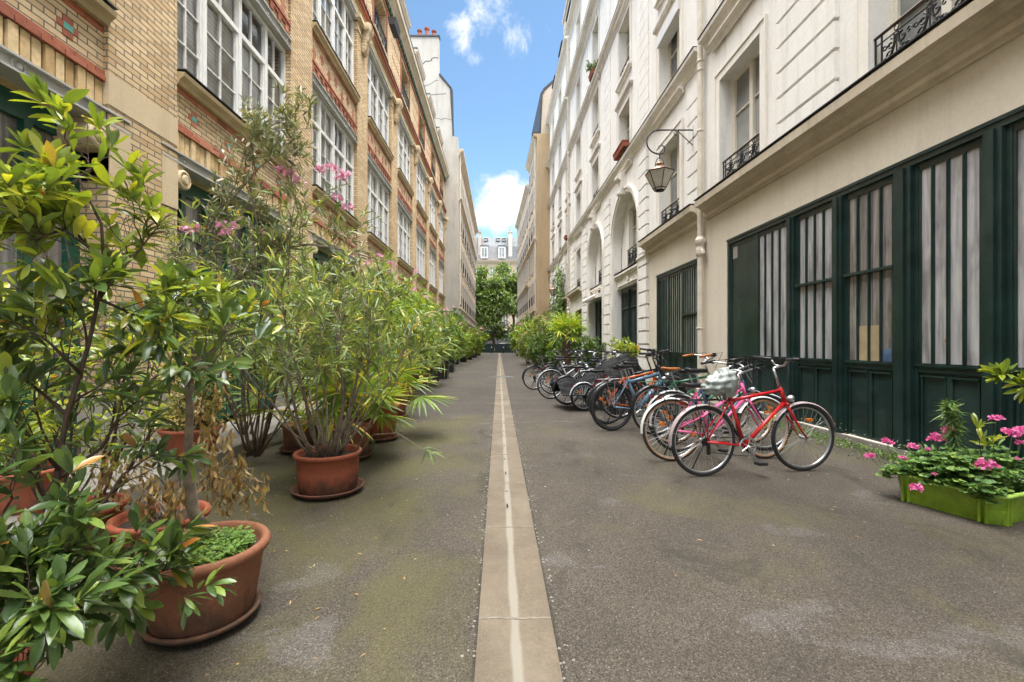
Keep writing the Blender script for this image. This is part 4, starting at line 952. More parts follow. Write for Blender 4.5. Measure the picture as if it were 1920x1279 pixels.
# ------------------------------------------------------------ foliage machinery
class Leaves:
    """collects leaf blades and writes them as one mesh"""
    def __init__(s): s.P = []; s.D = []; s.U = []; s.L = []; s.W = []; s.C = []
    def add(s, p, d, l, w_, curl=.25, up=None):
        s.P.append(tuple(p)); s.D.append(tuple(d)); s.U.append(tuple(up) if up is not None else (0, 0, 1)); s.L.append(l); s.W.append(w_); s.C.append(curl)
    def build(s, name, mat, parent, detail=1, prof=None, rng=None, tilt=.5):
        n = len(s.P)
        if n == 0: return None
        g = np.random.default_rng(n)
        P = np.array(s.P, float); D = np.array(s.D, float); U = np.array(s.U, float); L = np.array(s.L)[:, None]; W = np.array(s.W)[:, None]; C = np.array(s.C)[:, None]
        D /= np.linalg.norm(D, axis=1)[:, None]+1e-9
        U = U+g.normal(0, tilt, U.shape)
        S = np.cross(D, U); S /= np.linalg.norm(S, axis=1)[:, None]+1e-9
        Nn = np.cross(S, D)
        if detail:
            pr = prof or [(0.0, 0.06), (.22, .72), (.5, 1.0), (.8, .62), (1.0, 0.0)]
            secs = pr[1:-1]; cols = []
            def pt(t, side, lift): return P+D*(L*t)+S*(W*.5*side)+Nn*(-C*L*t*t+W*lift)
            cols.append(pt(0, 0, 0))
            for t, wv in secs:
                cols.append(pt(t, 0, 0)); cols.append(pt(t, -wv, .16*wv)); cols.append(pt(t, wv, .16*wv))
            cols.append(pt(1.0, 0, 0))
            k = len(cols); V = np.stack(cols, 1).reshape(-1, 3)
            F_ = [(0, 1, 2), (0, 3, 1)]; Q = []
            for i in range(len(secs)-1):
                a = 1+3*i; b_ = a+3; Q += [(a, b_, b_+1, a+1), (a, a+2, b_+2, b_)]
            a = 1+3*(len(secs)-1); F_ += [(a, k-1, a+1), (a, a+2, k-1)]
        else:
            A = P; B = P+D*L*.5-S*W*.5+Nn*(-C*L*.2+W*.12); E = P+D*L*.5+S*W*.5+Nn*(-C*L*.2+W*.12); T = P+D*L-Nn*C*L
            V = np.stack([A, B, T, E], 1).reshape(-1, 3); k = 4; F_ = [(0, 2, 1), (0, 3, 2)]; Q = []
        off = (np.arange(n)*k)[:, None, None]
        T3 = (np.array(F_)[None]+off).reshape(-1, 3); loops = [T3.ravel()]; tot = [np.full(len(T3), 3)]
        if Q: Q4 = (np.array(Q)[None]+off).reshape(-1, 4); loops.append(Q4.ravel()); tot.append(np.full(len(Q4), 4))
        loops = np.concatenate(loops).astype(np.int32); tot = np.concatenate(tot).astype(np.int32)
        st = np.concatenate([[0], np.cumsum(tot)[:-1]]).astype(np.int32)
        me = bpy.data.meshes.new(name); me.vertices.add(len(V)); me.vertices.foreach_set('co', V.astype(np.float32).ravel())
        me.loops.add(len(loops)); me.loops.foreach_set('vertex_index', loops)
        me.polygons.add(len(tot)); me.polygons.foreach_set('loop_start', st); me.polygons.foreach_set('loop_total', tot)
        me.polygons.foreach_set('use_smooth', np.ones(len(tot), bool))
        me.materials.append(mat); me.update(calc_edges=True); me.validate()
        o = bpy.data.objects.new(name, me); COL.objects.link(o)
        if parent: o.parent = parent
        return o
def rdir(r):
    while True:
        v = Vector((r.uniform(-1, 1), r.uniform(-1, 1), r.uniform(-1, 1)))
        if .05 < v.length < 1: return v.normalized()
def curve_pts(r, a, b_, sag=0.0, wig=.03, n=7, bow=None):
    a, b_ = Vector(a), Vector(b_); L_ = (b_-a).length; bow = bow if bow is not None else rdir(r)*L_*.06; pts = []
    ph = r.uniform(0, 6)
    for i in range(n+1):
        t = i/n; p = a.lerp(b_, t)+bow*math.sin(PI*t)+Vector((math.sin(t*9+ph), math.cos(t*7+ph*2), 0))*wig*L_*t*(1-t)*1.5
        p.z += sag*L_*(t-t*t)*1.2; pts.append(p)
    return pts
def pt_on(pts, t):
    f = t*(len(pts)-1); i = min(int(f), len(pts)-2); return pts[i].lerp(pts[i+1], f-i), (pts[i+1]-pts[i]).normalized()
def flowerhead(fl, r, c, rad, n, ps=.5):
    for _ in range(n):
        d = rdir(r); d.z = abs(d.z)*.8+.1; d.normalize(); p = Vector(c)+d*rad*r.uniform(.35, 1)
        dd = (d+rdir(r)*.9).normalized(); fl.add(p, dd, rad*ps*r.uniform(.7, 1.1), rad*ps*.9, .1, up=d)
def plant(name, label, cat, base, height, spread, stems=8, leaf=(.12, .022), mat='oleander', bark='bark', seed=1, nleaf=900, detail=1, start=.35,
          stem_r=.011, lean=(0, 0), twigs=6, twl=.22, paths=None, flowers=(), flmat='flower2', group=None, whorl=.5, prof=None, curl=.3, base_r=.07, tilt=.5, subtw=2, updir=.25, tipmat=None, tipz=None, extra=None, sz=.3):
    r = random.Random(seed); base = Vector(base)
    o = empty(name, base, 0, label, cat, group); T = MB(); lv = Leaves(); tips = Leaves()
    segs = []
    P_ = []
    if paths:
        for pth in paths:
            pts = [Vector(p)-base for p in pth[0]]; P_.append((pts, pth[1], pth[2] if len(pth) > 2 else start, pth[3] if len(pth) > 3 else twigs))
    for i in range(stems):
        az = 2*PI*(i+r.random()*.8)/max(1, stems); u = r.random()**.6; h = height*r.uniform(.68, 1.0)*(1-.12*u)
        a = Vector((math.cos(az), math.sin(az), 0))*base_r*r.random(); b_ = Vector((math.cos(az)*spread*u*.8+lean[0], math.sin(az)*spread*u*.8+lean[1], h))
        bow = Vector((-math.cos(az), -math.sin(az), .4))*-.05*height*r.uniform(.3, 1.2)
        P_.append((curve_pts(r, a, b_, 0, .05, 9, bow=bow), stem_r*r.uniform(.7, 1.2), start, twigs))
    for pts, sr, st, ntw in P_:
        n = len(pts); T.tube(pts, [sr*(1-.7*i/(n-1)) for i in range(n)], 7 if detail else 5)
        L_ = sum((b_-a).length for a, b_ in zip(pts, pts[1:]))
        segs.append((pts[int((n-1)*.85):], 1.3))
        for k in range(ntw):
            t = st+(1-st)*(k+r.random())/ntw; p, d = pt_on(pts, min(t, .99)); q = rdir(r); q -= d*q.dot(d); q.z += updir
            dd = (d*.55+q.normalized()).normalized(); ln = twl*height*r.uniform(.5, 1.15)*(1.15-.45*t)
            e = p+dd*ln+Vector((0, 0, .12*ln)); tp = curve_pts(r, p, e, .08, .12, 5)
            T.tube(tp, [sr*.38, sr*.16], 5 if detail else 4); segs.append((tp, 1.0))
            for _ in range(subtw):
                p2, d2 = pt_on(tp, r.uniform(.3, .9)); q = rdir(r); q -= d2*q.dot(d2); q.z += updir
                e2 = p2+(d2*.6+q.normalized()*.9).normalized()*ln*r.uniform(.35, .7); tp2 = curve_pts(r, p2, e2, .05, .12, 4)
                T.tube(tp2, [sr*.2, sr*.1], 4); segs.append((tp2, .8))
    tw = sum(wt for _, wt in segs); l0, w0 = leaf
    for tp, wt in segs:
        c = max(2, int(nleaf*wt/tw)); nt_ = int(c*whorl)
        for i in range(c):
            if i < nt_: t = 1-.12*r.random(); ang_ = r.uniform(.25, 1.15)
            else: t = r.uniform(.1, .98); ang_ = r.uniform(.7, 1.3)
            p, d = pt_on(tp, t); q = rdir(r); q -= d*q.dot(d); q.normalize()
            dd = d*math.cos(ang_)+q*math.sin(ang_); dd.z += .1; sc_ = r.uniform(1-sz*1.3, 1+sz)
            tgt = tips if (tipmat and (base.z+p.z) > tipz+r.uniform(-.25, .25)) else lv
            tgt.add(p, dd, l0*sc_, w0*sc_*r.uniform(.7, 1.2), curl*r.uniform(-.5, 2.2))
    T.build('branches', M[bark], o, smooth=True)
    lv.build('foliage', M[mat], o, detail, prof, tilt=tilt)
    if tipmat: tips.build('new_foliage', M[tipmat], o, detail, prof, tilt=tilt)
    if flowers:
        fl = Leaves(); 
        for c in flowers: flowerhead(fl, r, Vector(c[:3])-base, c[3], int(c[4]), .75)
        fl.build('flowers', M[flmat], o, 1, [(0, .2), (.35, .9), (.7, 1.0), (1.0, 0)], tilt=.6)
    return o
def pot(name, label, loc, rt, rb, h, saucer=True, mat='terra', rim=.045, group=None, sx=1, sy=1, n=40, soil=.05, rz=0, cat='plant pot', sr=None):
    o = empty(name, loc, rz, label, cat, group); z0 = .03 if saucer else 0.0
    t = MB(); t.lathe([(0, z0), (rb*.96, z0), (rb, z0+.012), (rb+(rt-rb)*.5-.004, z0+(h-z0)*.5), (rt-.022, h-rim-.01), (rt-.012, h-rim), (rt, h-rim*.8), (rt+.008, h-rim*.4), (rt, h-.004), (rt-.012, h), (rt-.028, h-.006), (rt-.036, h-.03), (rt-.05, h-soil-.03), (0, h-soil-.03)], (0,0,0), n, sx=sx, sy=sy)
    for zz in (.72, .76): t.torus((0,0,0), 0, 0) if False else None
    t.build('body', M[mat], o, smooth=True)
    t = MB(); q = 24; pts = [(0,0,h-soil+.008)]
    for j, rr_ in enumerate((.5, 1.0)):
        for i in range(q): pts.append((math.cos(2*PI*i/q)*rr_*(rt-.045)*sx, math.sin(2*PI*i/q)*rr_*(rt-.045)*sy, h-soil+(.006*math.sin(i*2.1) if j == 0 else 0)))
    t.add(pts, [(0, 1+i, 1+(i+1) % q) for i in range(q)]+[(1+i, 1+q+i, 1+q+(i+1) % q, 1+(i+1) % q) for i in range(q)]); t.build('soil', M['soil'], o, smooth=True)
    if saucer:
        s = sr or rb+.05
        t = MB(); t.lathe([(0, .004), (s-.055, .004), (s-.035, .012), (s-.005, .026), (s+.012, .042), (s+.016, .052), (s+.006, .058), (s-.008, .052), (s-.024, .024), (0, .018)], (0,0,0), n, sx=sx, sy=sy); t.build('saucer', M[mat], o, smooth=True)
    return o
def fan_palm(name, label, base, trunk, nf, rad, mat='palm', seed=1, group=None, cat='palm', pet=(.35, .6), el=(-.2, 1.3), trunk_r=.07, seg=15, lean=(0,0)):
    r = random.Random(seed); base = Vector(base); o = empty(name, base, 0, label, cat, group); T = MB(); lv = Leaves(); top = Vector((lean[0], lean[1], trunk))
    if trunk > .15:
        n = 14; T.tube([top*(i/n) for i in range(n+1)], [trunk_r*(1+.14*(i % 2))*(1.05-.1*i/n) for i in range(n+1)], 12)
        for i in range(60):
            a = r.uniform(0, 6.28); z = r.uniform(.1, 1)*trunk; p = top*(z/trunk)+Vector((math.cos(a), math.sin(a), 0))*trunk_r*.9
            T.tube([p, p+Vector((math.cos(a)*.05, math.sin(a)*.05, .07))], [.018, .004], 4)
        T.build('trunk', M['bark'], o)
    S = MB()
    for f in range(nf):
        az = f*2.4+r.uniform(-.3, .3); e = el[0]+(el[1]-el[0])*((f+.5)/nf)+r.uniform(-.15, .15)
        d = Vector((math.cos(az)*math.cos(e), math.sin(az)*math.cos(e), math.sin(e))); L_ = r.uniform(*pet); hub = top+d*L_+Vector((0,0,-.06*L_))
        S.tube([top, top+d*L_*.5+Vector((0,0,.02)), hub], [.009, .006, .005], 5)
        side = d.cross(Vector((0,0,1))); side = side.normalized() if side.length > .05 else Vector((1,0,0)); upv = side.cross(d).normalized()
        side = (side*math.cos(.3)+upv*math.sin(r.uniform(-.5, .5))).normalized(); rr_ = rad*r.uniform(.75, 1.1)
        for k in range(seg):
            a = (k/(seg-1)-.5)*R(250); dd = d*math.cos(a)+side*math.sin(a); dd -= Vector((0,0,1))*.05
            lv.add(hub, dd, rr_*(.72+.28*math.cos(a*.6)), rr_*.075, r.uniform(.05, .45), up=upv)
    S.build('leaf_stalks', M['palmgreen'], o); lv.build('fronds', M[mat], o, 1, [(0, .2), (.3, .9), (.6, 1), (.85, .5), (1, 0)], tilt=.12)
    return o
PHO = [(0, .06), (.2, .5), (.5, .95), (.75, .9), (.9, .5), (1, 0)]

# ------------------------------------------------------------ pots and plants on the left
pot('terracotta_pot', 'large weathered oval terracotta pot with thick rim and saucer nearest the camera', (-1.355, 2.09, 0), .268, .205, .36, mat='terra2', rim=.055, sx=1.0, sy=1.0, sr=.222)
r_ = random.Random(3)
base = Vector((-1.40, 2.16, .30))
pl = [[at(388, 1000, 2.16), at(362, 960, 2.15), at(352, 870, 2.14), at(356, 770, 2.12), at(349, 700, 2.12)],
      [at(349, 700, 2.12), at(330, 640, 2.1), at(345, 560, 2.05)], [at(349, 700, 2.12), at(400, 655, 2.2), at(450, 600, 2.25)], [at(349, 700, 2.12), at(290, 660, 2.05), at(235, 610, 2.0)],
      [at(352, 720, 2.12), at(380, 690, 2.0), at(430, 690, 1.95)], [at(349, 700, 2.12), at(300, 700, 2.3), at(250, 740, 2.4)]]
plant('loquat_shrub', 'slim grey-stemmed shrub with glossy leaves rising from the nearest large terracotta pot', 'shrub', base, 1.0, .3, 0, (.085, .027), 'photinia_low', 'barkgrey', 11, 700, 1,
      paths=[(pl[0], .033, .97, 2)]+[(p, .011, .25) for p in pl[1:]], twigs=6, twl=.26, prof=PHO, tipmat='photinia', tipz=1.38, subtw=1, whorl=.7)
cl = Leaves()
for i in range(620):
    a = r_.uniform(-1.9, 3.0); q = .20*math.sqrt(r_.random()); p = Vector((-1.36+.03+q*math.cos(a)*.9, 2.09+q*math.sin(a), .315+r_.uniform(.0, .05)))
    for k in range(3): cl.add(p, (math.cos(k*2.1+a), math.sin(k*2.1+a), .15), .014, .013, .1)
o = cl.build('clover', M['clover'], None, 1, [(0, .2), (.4, .9), (.8, 1.0), (1, .0)], tilt=.3); tag(o, 'low clover carpeting the soil of the nearest terracotta pot', kind='stuff')
fl = Leaves(); flowerhead(fl, r_, at(477, 966, 2.15), .009, 14); flowerhead(fl, r_, at(481, 974, 2.15), .008, 12)
o = empty('small_flower', at(479, 985, 2.15), 0, 'tiny violet wildflower at the rim of the nearest terracotta pot', 'flower')
for p_ in (fl,): x = p_.build('petals', M['violet'], None, 0); x.parent = o; x.location = -o.location
mb = MB(); mb.tube([(0,0,-.02), (0,0,.045)], .0015, 4); mb.build('stem', M['clover'], o)

# tall laurel at the left edge of the frame
B0 = Vector((-1.66, 1.30, .22))
pot('terracotta_pot', 'round terracotta pot at the very front left holding the tall glossy laurel', (-1.66, 1.30, 0), .24, .19, .28, mat='terra')
main = [B0, at(72, 1130, 1.40), at(95, 1060, 1.42), at(105, 900, 1.45), at(125, 780, 1.47), at(165, 650, 1.5), at(185, 560, 1.52), at(195, 500, 1.54)]
P2 = [(main, .013, .05),
      ([main[-1], at(190, 420, 1.55), at(150, 340, 1.56), at(128, 240, 1.58)], .006, .55, 2), ([main[-1], at(175, 470, 1.5), at(120, 430, 1.45), at(40, 420, 1.4)], .007, .2),
      ([main[-2], at(215, 520, 1.6), at(260, 470, 1.7), at(300, 420, 1.75)], .007, .2), ([at(150, 700, 1.48), at(90, 640, 1.4), at(20, 600, 1.35)], .006, .1),
      ([at(105, 900, 1.45), at(190, 840, 1.6), at(225, 780, 1.7), at(270, 740, 1.75)], .007, .25, 4), ([at(80, 1100, 1.41), at(150, 1010, 1.5), at(230, 890, 1.6), at(290, 850, 1.7)], .008, .25, 4),
      ([at(88, 1080, 1.41), at(160, 1060, 1.45), at(240, 1090, 1.5), at(325, 1065, 1.55)], .007, .3, 8), ([B0, at(40, 1100, 1.25), at(10, 1000, 1.2), at(-30, 900, 1.2)], .009, .2),
      ([B0, at(30, 1180, 1.2), at(60, 1160, 1.15), at(100, 1180, 1.15)], .006, .2), ([at(110, 880, 1.45), at(40, 800, 1.4), at(-20, 740, 1.35)], .006, .2),
      ([at(90, 1050, 1.42), at(130, 1120, 1.35), at(180, 1060, 1.3)], .006, .2), ([at(128, 780, 1.47), at(60, 720, 1.5), at(0, 690, 1.5)], .006, .2),
      ([at(185, 560, 1.52), at(250, 590, 1.6), at(310, 600, 1.65)], .006, .2), ([at(60, 1150, 1.38), at(-10, 1160, 1.2), at(-40, 1100, 1.15)], .006, .2), ([B0, at(50, 1290, 1.2), at(20, 1240, 1.1)], .005, .3),
      ([at(172, 470, 1.5), at(110, 400, 1.45), at(50, 350, 1.42)], .005, .35, 3), ([at(120, 430, 1.45), at(60, 450, 1.35), at(10, 370, 1.35)], .005, .2)]
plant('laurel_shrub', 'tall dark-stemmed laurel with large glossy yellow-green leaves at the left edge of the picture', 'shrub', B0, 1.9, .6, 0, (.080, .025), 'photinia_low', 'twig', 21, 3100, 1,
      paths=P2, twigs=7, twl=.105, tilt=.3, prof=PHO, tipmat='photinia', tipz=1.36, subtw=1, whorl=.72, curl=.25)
plant('photinia_shrub', 'bushy photinia with pale new leaves between the laurel and the brick pier', 'shrub', (-2.55, 2.75, .1), 1.75, .65, 12, (.085, .028), 'photinia', 'twig', 22, 1200, 1, prof=PHO, start=.25, twigs=6, twl=.16, tilt=.35, whorl=.7)
pot('terracotta_pot', 'terracotta pot of the bushy photinia', (-2.55, 2.75, 0), .24, .19, .3, mat='terra')
# bare twigs
mb = MB(); o = empty('bare_twigs', (-3.3, 3.3, .09), 0, 'leafless brown seedy twigs standing behind the laurel top at the upper left', 'shrub'); r_ = random.Random(9)
for i in range(8):
    a = Vector((r_.uniform(-.05, .05), r_.uniform(-.05, .05), .25)); e = Vector((r_.uniform(-.35, .55), r_.uniform(-.3, .3), r_.uniform(2.1, 2.8)))
    pp = curve_pts(r_, a, e, 0, .08, 9); mb.tube(pp, [.007, .002], 5)
    for k in range(14):
        p, d = pt_on(pp, r_.uniform(.45, 1)); q = p+(d*.6+rdir(r_)).normalized()*r_.uniform(.08, .28); mb.tube([p, (p+q)/2+rdir(r_)*.01, q], [.0028, .001], 4)
        for j in range(3): s = p.lerp(q, r_.uniform(.4, 1)); mb.tube([s, s+rdir(r_)*.02], [.004, .001], 4)
mb.build('branches', M['bark'], o)
pot('terracotta_pot', 'orange terracotta pot cut by the left frame edge on the paving behind the laurel', (-3.42, 3.3, .0), .25, .19, .38, mat='terra')
plant('potted_cherry_laurel', 'low bright leafy plant in the orange pot cut by the left frame edge', 'shrub', (-3.42, 3.3, .33), .45, .3, 8, (.09, .04), 'photinia', 'twig', 31, 130, 1, prof=PHO, start=.2, twigs=4)
# pot with withered plant behind the near pot
pot('terracotta_pot', 'wide terracotta pot of withered brown stems half hidden behind the nearest pot', (-2.02, 2.72, 0), .25, .2, .26, mat='terra')
r_ = random.Random(12)
o = empty('withered_shrub', (-1.98, 2.72, .26), 0, 'withered shrub with hanging bunches of dry brown leaves behind the slim grey trunk', 'shrub'); T = MB(); lv = Leaves()
for (px, py, Y) in ((420, 800, 2.5), (480, 880, 2.45), (300, 890, 2.75), (440, 860, 2.4), (210, 820, 2.7), (262, 940, 2.7), (175, 870, 2.7), (400, 700, 2.6), (330, 900, 2.6), (495, 905, 2.4)):
    e = at(px, py, Y)-Vector((-1.98, 2.72, .26)); pp = curve_pts(r_, (r_.uniform(-.05, .05), r_.uniform(-.05, .05), 0), e, .25, .1, 8); T.tube(pp, [.006, .002], 5)
    for k in range(8):
        p, d = pt_on(pp, r_.uniform(.55, 1))
        q = p+rdir(r_)*.05
        for j in range(11):
            lv.add(q+rdir(r_)*.02+Vector((0, 0, -.014*j)), Vector((r_.uniform(-.6, .6), r_.uniform(-.6, .6), -1)), r_.uniform(.035, .06), .018, r_.uniform(-.4, .6))
T.build('branches', M['barkgrey'], o); lv.build('dry_foliage', M['dead'], o, 1, PHO, tilt=1.0)
# ivy bush pot and olive
pot('terracotta_pot', 'terracotta pot of variegated ivy on the paving beside the brick pier', (-3.35, 4.95, 0), .29, .2, .37, mat='terra')
r_ = random.Random(14); o = empty('variegated_ivy', (-3.35, 4.95, .33), 0, 'cream and green variegated ivy bush spilling over its pot near the brick pier', 'ivy'); lv = Leaves(); T = MB()
for i in range(46):
    a = r_.uniform(0, 6.28); e = Vector((math.cos(a)*r_.uniform(.1, .62), math.sin(a)*r_.uniform(.1, .5), r_.uniform(-.2, 1.15))); pp = curve_pts(r_, (0,0,0), e, .25, .1, 8); T.tube(pp, [.006, .002], 4)
    for k in range(52):
        p, d = pt_on(pp, r_.uniform(.2, 1)); q = rdir(r_); lv.add(p+q*.05, q+Vector((.4, -.3, -.3)), r_.uniform(.03, .05), r_.uniform(.03, .045), .2, up=(.6, -.6, .5))
T.build('branches', M['bark'], o); lv.build('foliage', M['ivy'], o, 1, [(0, .3), (.25, 1), (.5, .7), (.75, .45), (1, 0)], tilt=.7)
B1 = Vector((-3.25, 5.0, .33)); Yo = 4.6
ol = [([B1, at(362, 720, 4.85), at(366, 620, 4.75), at(378, 585, 4.7)], .05, 1.5), ([at(378, 585, 4.7), at(430, 535, 4.6), at(495, 487, 4.5), at(530, 465, 4.4)], .034, .5), ([at(530, 465, 4.4), at(580, 458, 4.3), at(640, 468, 4.3), at(720, 490, 4.3)], .014, .1),
      ([at(495, 487, 4.5), at(485, 440, 4.5), at(478, 400, 4.5), at(470, 350, 4.5)], .014, .2), ([at(378, 585, 4.7), at(370, 520, 4.6), at(385, 440, 4.5), at(400, 370, 4.5)], .018, .3),
      ([at(400, 430, 4.5), at(430, 380, 4.4), at(490, 310, 4.3), at(560, 270, 4.2)], .01, .3), ([at(378, 585, 4.7), at(340, 520, 4.8), at(345, 450, 4.8)], .012, .3), ([at(430, 535, 4.6), at(450, 500, 4.5), at(520, 560, 4.4)], .012, .3),
      ([at(530, 465, 4.4), at(560, 400, 4.3), at(545, 330, 4.3), at(520, 260, 4.3)], .010, .3), ([at(480, 330, 4.4), at(470, 260, 4.3), at(545, 215, 4.2)], .007, .3), ([at(530, 465, 4.4), at(600, 530, 4.2), at(650, 600, 4.2)], .009, .3),
      ([at(385, 440, 4.5), at(440, 350, 4.4), at(470, 250, 4.4), at(590, 240, 4.2)], .008, .3)]
plant('olive_tree', 'silver-leaved olive tree with one thick bent branch reaching right over the oleander', 'tree', B1, 2.5, .9, 0, (.085, .017), 'olive', 'barkgrey', 41, 4200, 1, paths=ol, twigs=8, twl=.14, subtw=3, whorl=.25, curl=.15)
plant('flowering_oleander', 'tall oleander with pink blossom heads against the first white window', 'shrub', (-2.55, 4.75, .1), 2.85, 1.1, 13, (.12, .019), 'oleander', 'bark', 43, 2100, 1, start=.4, twigs=6, twl=.16, lean=(.25, 0),
      flowers=[(*at(x, y, 4.3), .05, 26) for x, y in ((600, 322), (622, 318), (638, 335), (632, 375), (650, 392), (545, 330), (560, 345), (528, 322), (418, 425), (440, 430), (425, 440), (350, 435), (362, 430), (500, 440), (645, 330))], flmat='flower2')
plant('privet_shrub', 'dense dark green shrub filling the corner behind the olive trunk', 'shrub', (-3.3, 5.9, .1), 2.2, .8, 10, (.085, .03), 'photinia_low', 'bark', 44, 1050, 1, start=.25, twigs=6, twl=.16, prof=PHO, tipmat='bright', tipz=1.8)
# oleander in the round pot
pot('terracotta_pot', 'round orange terracotta pot with clean rim and saucer holding the many-stemmed oleander', (-1.47, 3.92, 0), .275, .235, .355, mat='terra')
plant('potted_oleander', 'many-stemmed oleander with long narrow leaves growing from the round orange pot', 'shrub', (-1.47, 3.92, .30), 1.72, 1.25, 22, (.12, .018), 'oleander', 'barkgrey', 45, 3500, 1, start=.42, twigs=7, twl=.19, base_r=.15, stem_r=.012,
      paths=[([at(660, 870, 3.8), at(700, 815, 3.7), at(745, 812, 3.6), at(790, 840, 3.5), at(806, 848, 3.5)], .004, .9, 0), ([at(655, 870, 3.9), at(700, 780, 3.8), at(760, 690, 3.7), at(800, 640, 3.6)], .008, .5)],
      flowers=[(*at(838-40, 560, 6), .04, 12)], flmat='flower2')
pot('terracotta_pot', 'pale orange terracotta pot with banded rim tucked behind the round oleander pot', (-1.66, 5.08, 0), .235, .19, .36, mat='terra2')
fan_palm('fan_palm', 'bushy fan palm with yellowing fronds in the pale pot behind the oleander', (-1.66, 5.08, .32), .12, 12, .5, 'palm', 51, pet=(.3, .7), el=(.1, 1.3), seg=21)
pot('terracotta_pot', 'deep terracotta pot under the yellow fan palm, third in the row from the front', (-1.60, 6.05, 0), .27, .2, .47, mat='terra')
fan_palm('fan_palm', 'fan palm with golden drooping fronds in the deep third pot', (-1.60, 6.05, .42), .15, 13, .5, 'palm', 52, pet=(.3, .65), el=(.12, 1.25), seg=21)
fan_palm('fan_palm', 'yellow-fronded fan palm by the paving left of the oleander pot', (-2.35, 5.4, .3), .12, 10, .48, 'palm', 53, pet=(.3, .6), el=(.0, 1.2), seg=21)
pot('terracotta_pot', 'terracotta pot of the yellow palm standing on the left paving', (-2.35, 5.4, 0), .22, .17, .34, mat='terra2')
row = [(-2.35, 6.9, 2.9, .95, 'oleander', 'tall oleander rising behind the golden fan palms'), (-1.85, 7.9, 2.35, .8, 'bright', 'bright green rounded shrub right behind the third pot'),
       (-2.6, 9.2, 3.1, 1.0, 'oleander', 'tall oleander against the second brick pier'), (-2.15, 10.3, 2.6, .85, 'bright', 'light green shrub leaning over the alley halfway down the brick building'),
       (-2.75, 11.8, 3.2, 1.1, 'bright', 'tall leafy shrub below the third white window'), (-2.25, 13.3, 2.3, .85, 'oleander', 'grey-green oleander just before the dark planter boxes'),
       (-2.7, 15.0, 3.1, 1.15, 'bright', 'bright shrub behind the first dark planter box'), (-2.4, 16.8, 2.3, .95, 'darkivy', 'low dark green shrub spilling over the dark planter boxes'),
       (-2.8, 18.6, 3.0, 1.15, 'oleander', 'oleander in the middle of the left row'), (-2.55, 20.6, 2.5, 1.05, 'bright', 'rounded light shrub two thirds down the left row'),
       (-2.9, 22.8, 2.9, 1.15, 'darkivy', 'dark leafy shrub near the end of the brick building'), (-2.7, 25.4, 2.6, 1.1, 'bright', 'pale green shrub opposite the far lantern'),
       (-2.75, 28.4, 2.7, 1.15, 'oleander', 'oleander at the last pier of the brick building'),
       (-3.3, 32.6, 3.9, .9, 'darkivy', 'tall dark shrub growing up the corner of the grey house'), (-2.5, 32.0, 2.3, 1.1, 'bright', 'wide light shrub in front of the grey house corner'), (-2.4, 36.5, 2.6, 1.2, 'oleander', 'oleander beside the grey house shopfront'),
       (-2.3, 42.0, 2.7, 1.25, 'bright', 'light shrub at the foot of the grey house'), (-2.3, 50.0, 2.9, 1.3, 'darkivy', 'last dark shrub of the left row before the green gate')]
for i, (x, y, h, sp, mt, lb) in enumerate(row):
    near = y < 10; big = {'oleander': (.14, .024), 'bright': (.11, .04), 'darkivy': (.10, .045)}[mt]; k = 1+max(0, (y-10))/22
    fls = []
    if mt == 'oleander':
        rg = random.Random(i); fls = [(x+rg.uniform(-.2, .9)*sp, y+rg.uniform(-.6, .2), h*rg.uniform(.75, 1.0), .05*k, 18) for _ in range(6)]
    plant({'oleander': 'oleander', 'bright': 'leafy_shrub', 'darkivy': 'evergreen_shrub'}[mt], lb, 'shrub', (x, y, .25), h-.3, sp, 13, (big[0]*k, big[1]*k), mt, 'bark', 60+i, 2600 if near else 2600, 1 if y < 14 else 0, start=.2 if near else .05, twigs=7, twl=.19 if near else .22,
          flowers=fls, flmat='flower2', subtw=2, group=None, stem_r=.012)
    if 14 < y < 24:
        b_ = empty('planter_box', (x+.25, y-.1, 0), 0, 'dark square planter box under the '+lb.split(' behind')[0].split(' in the')[0], 'planter')
        t = MB(); t.prism([(-.27, 0), (.27, 0), (.31, .5), (-.31, .5)], 'y', -.3, .3); t.build('box', M['blackplastic'], b_); t = MB(); t.box(-.33, .33, -.33, -.29, .46, .53); t.box(-.33, .33, .29, .33, .46, .53); t.box(-.33, -.29, -.29, .29, .46, .53); t.box(.29, .33, -.29, .29, .46, .53); t.build('rim', M['blackplastic'], b_); t = MB(); t.box(-.289, .289, -.289, .289, .4, .505); t.build('soil', M['soil'], b_)
    elif y < 14: pot('terracotta_pot', 'terracotta pot of the '+lb.split(' rising')[0].split(' leaning')[0].split(' right')[0].replace(' just before the dark planter boxes', ' before the dark planter boxes'), (x, y, 0), .28, .21, .4, mat='terra', n=24)
    else: pot('dark_pot', 'dark round pot holding the '+lb, (x, y, 0), .3, .24, .4, mat='blackplastic', n=16, saucer=False)
plant('yucca', 'spiky dark yucca bending over the alley just past the bright rounded shrub', 'yucca', (-1.95, 11.6, .2), 1.5, .4, 5, (.42, .035), 'oleander', 'bark', 90, 420, 1, start=.6, twigs=1, twl=.1, subtw=0, whorl=.9, curl=.5, prof=[(0, .5), (.2, 1), (.5, .9), (.8, .6), (1, 0)], group=None)
plant('yucca', 'small spiky yucca in front of the first dark planter box', 'yucca', (-1.9, 14.2, .1), 1.0, .35, 4, (.42, .035), 'oleander', 'bark', 91, 320, 1, start=.6, twigs=1, twl=.1, subtw=0, whorl=.9, curl=.5, prof=[(0, .5), (.2, 1), (.5, .9), (.8, .6), (1, 0)], group=None)

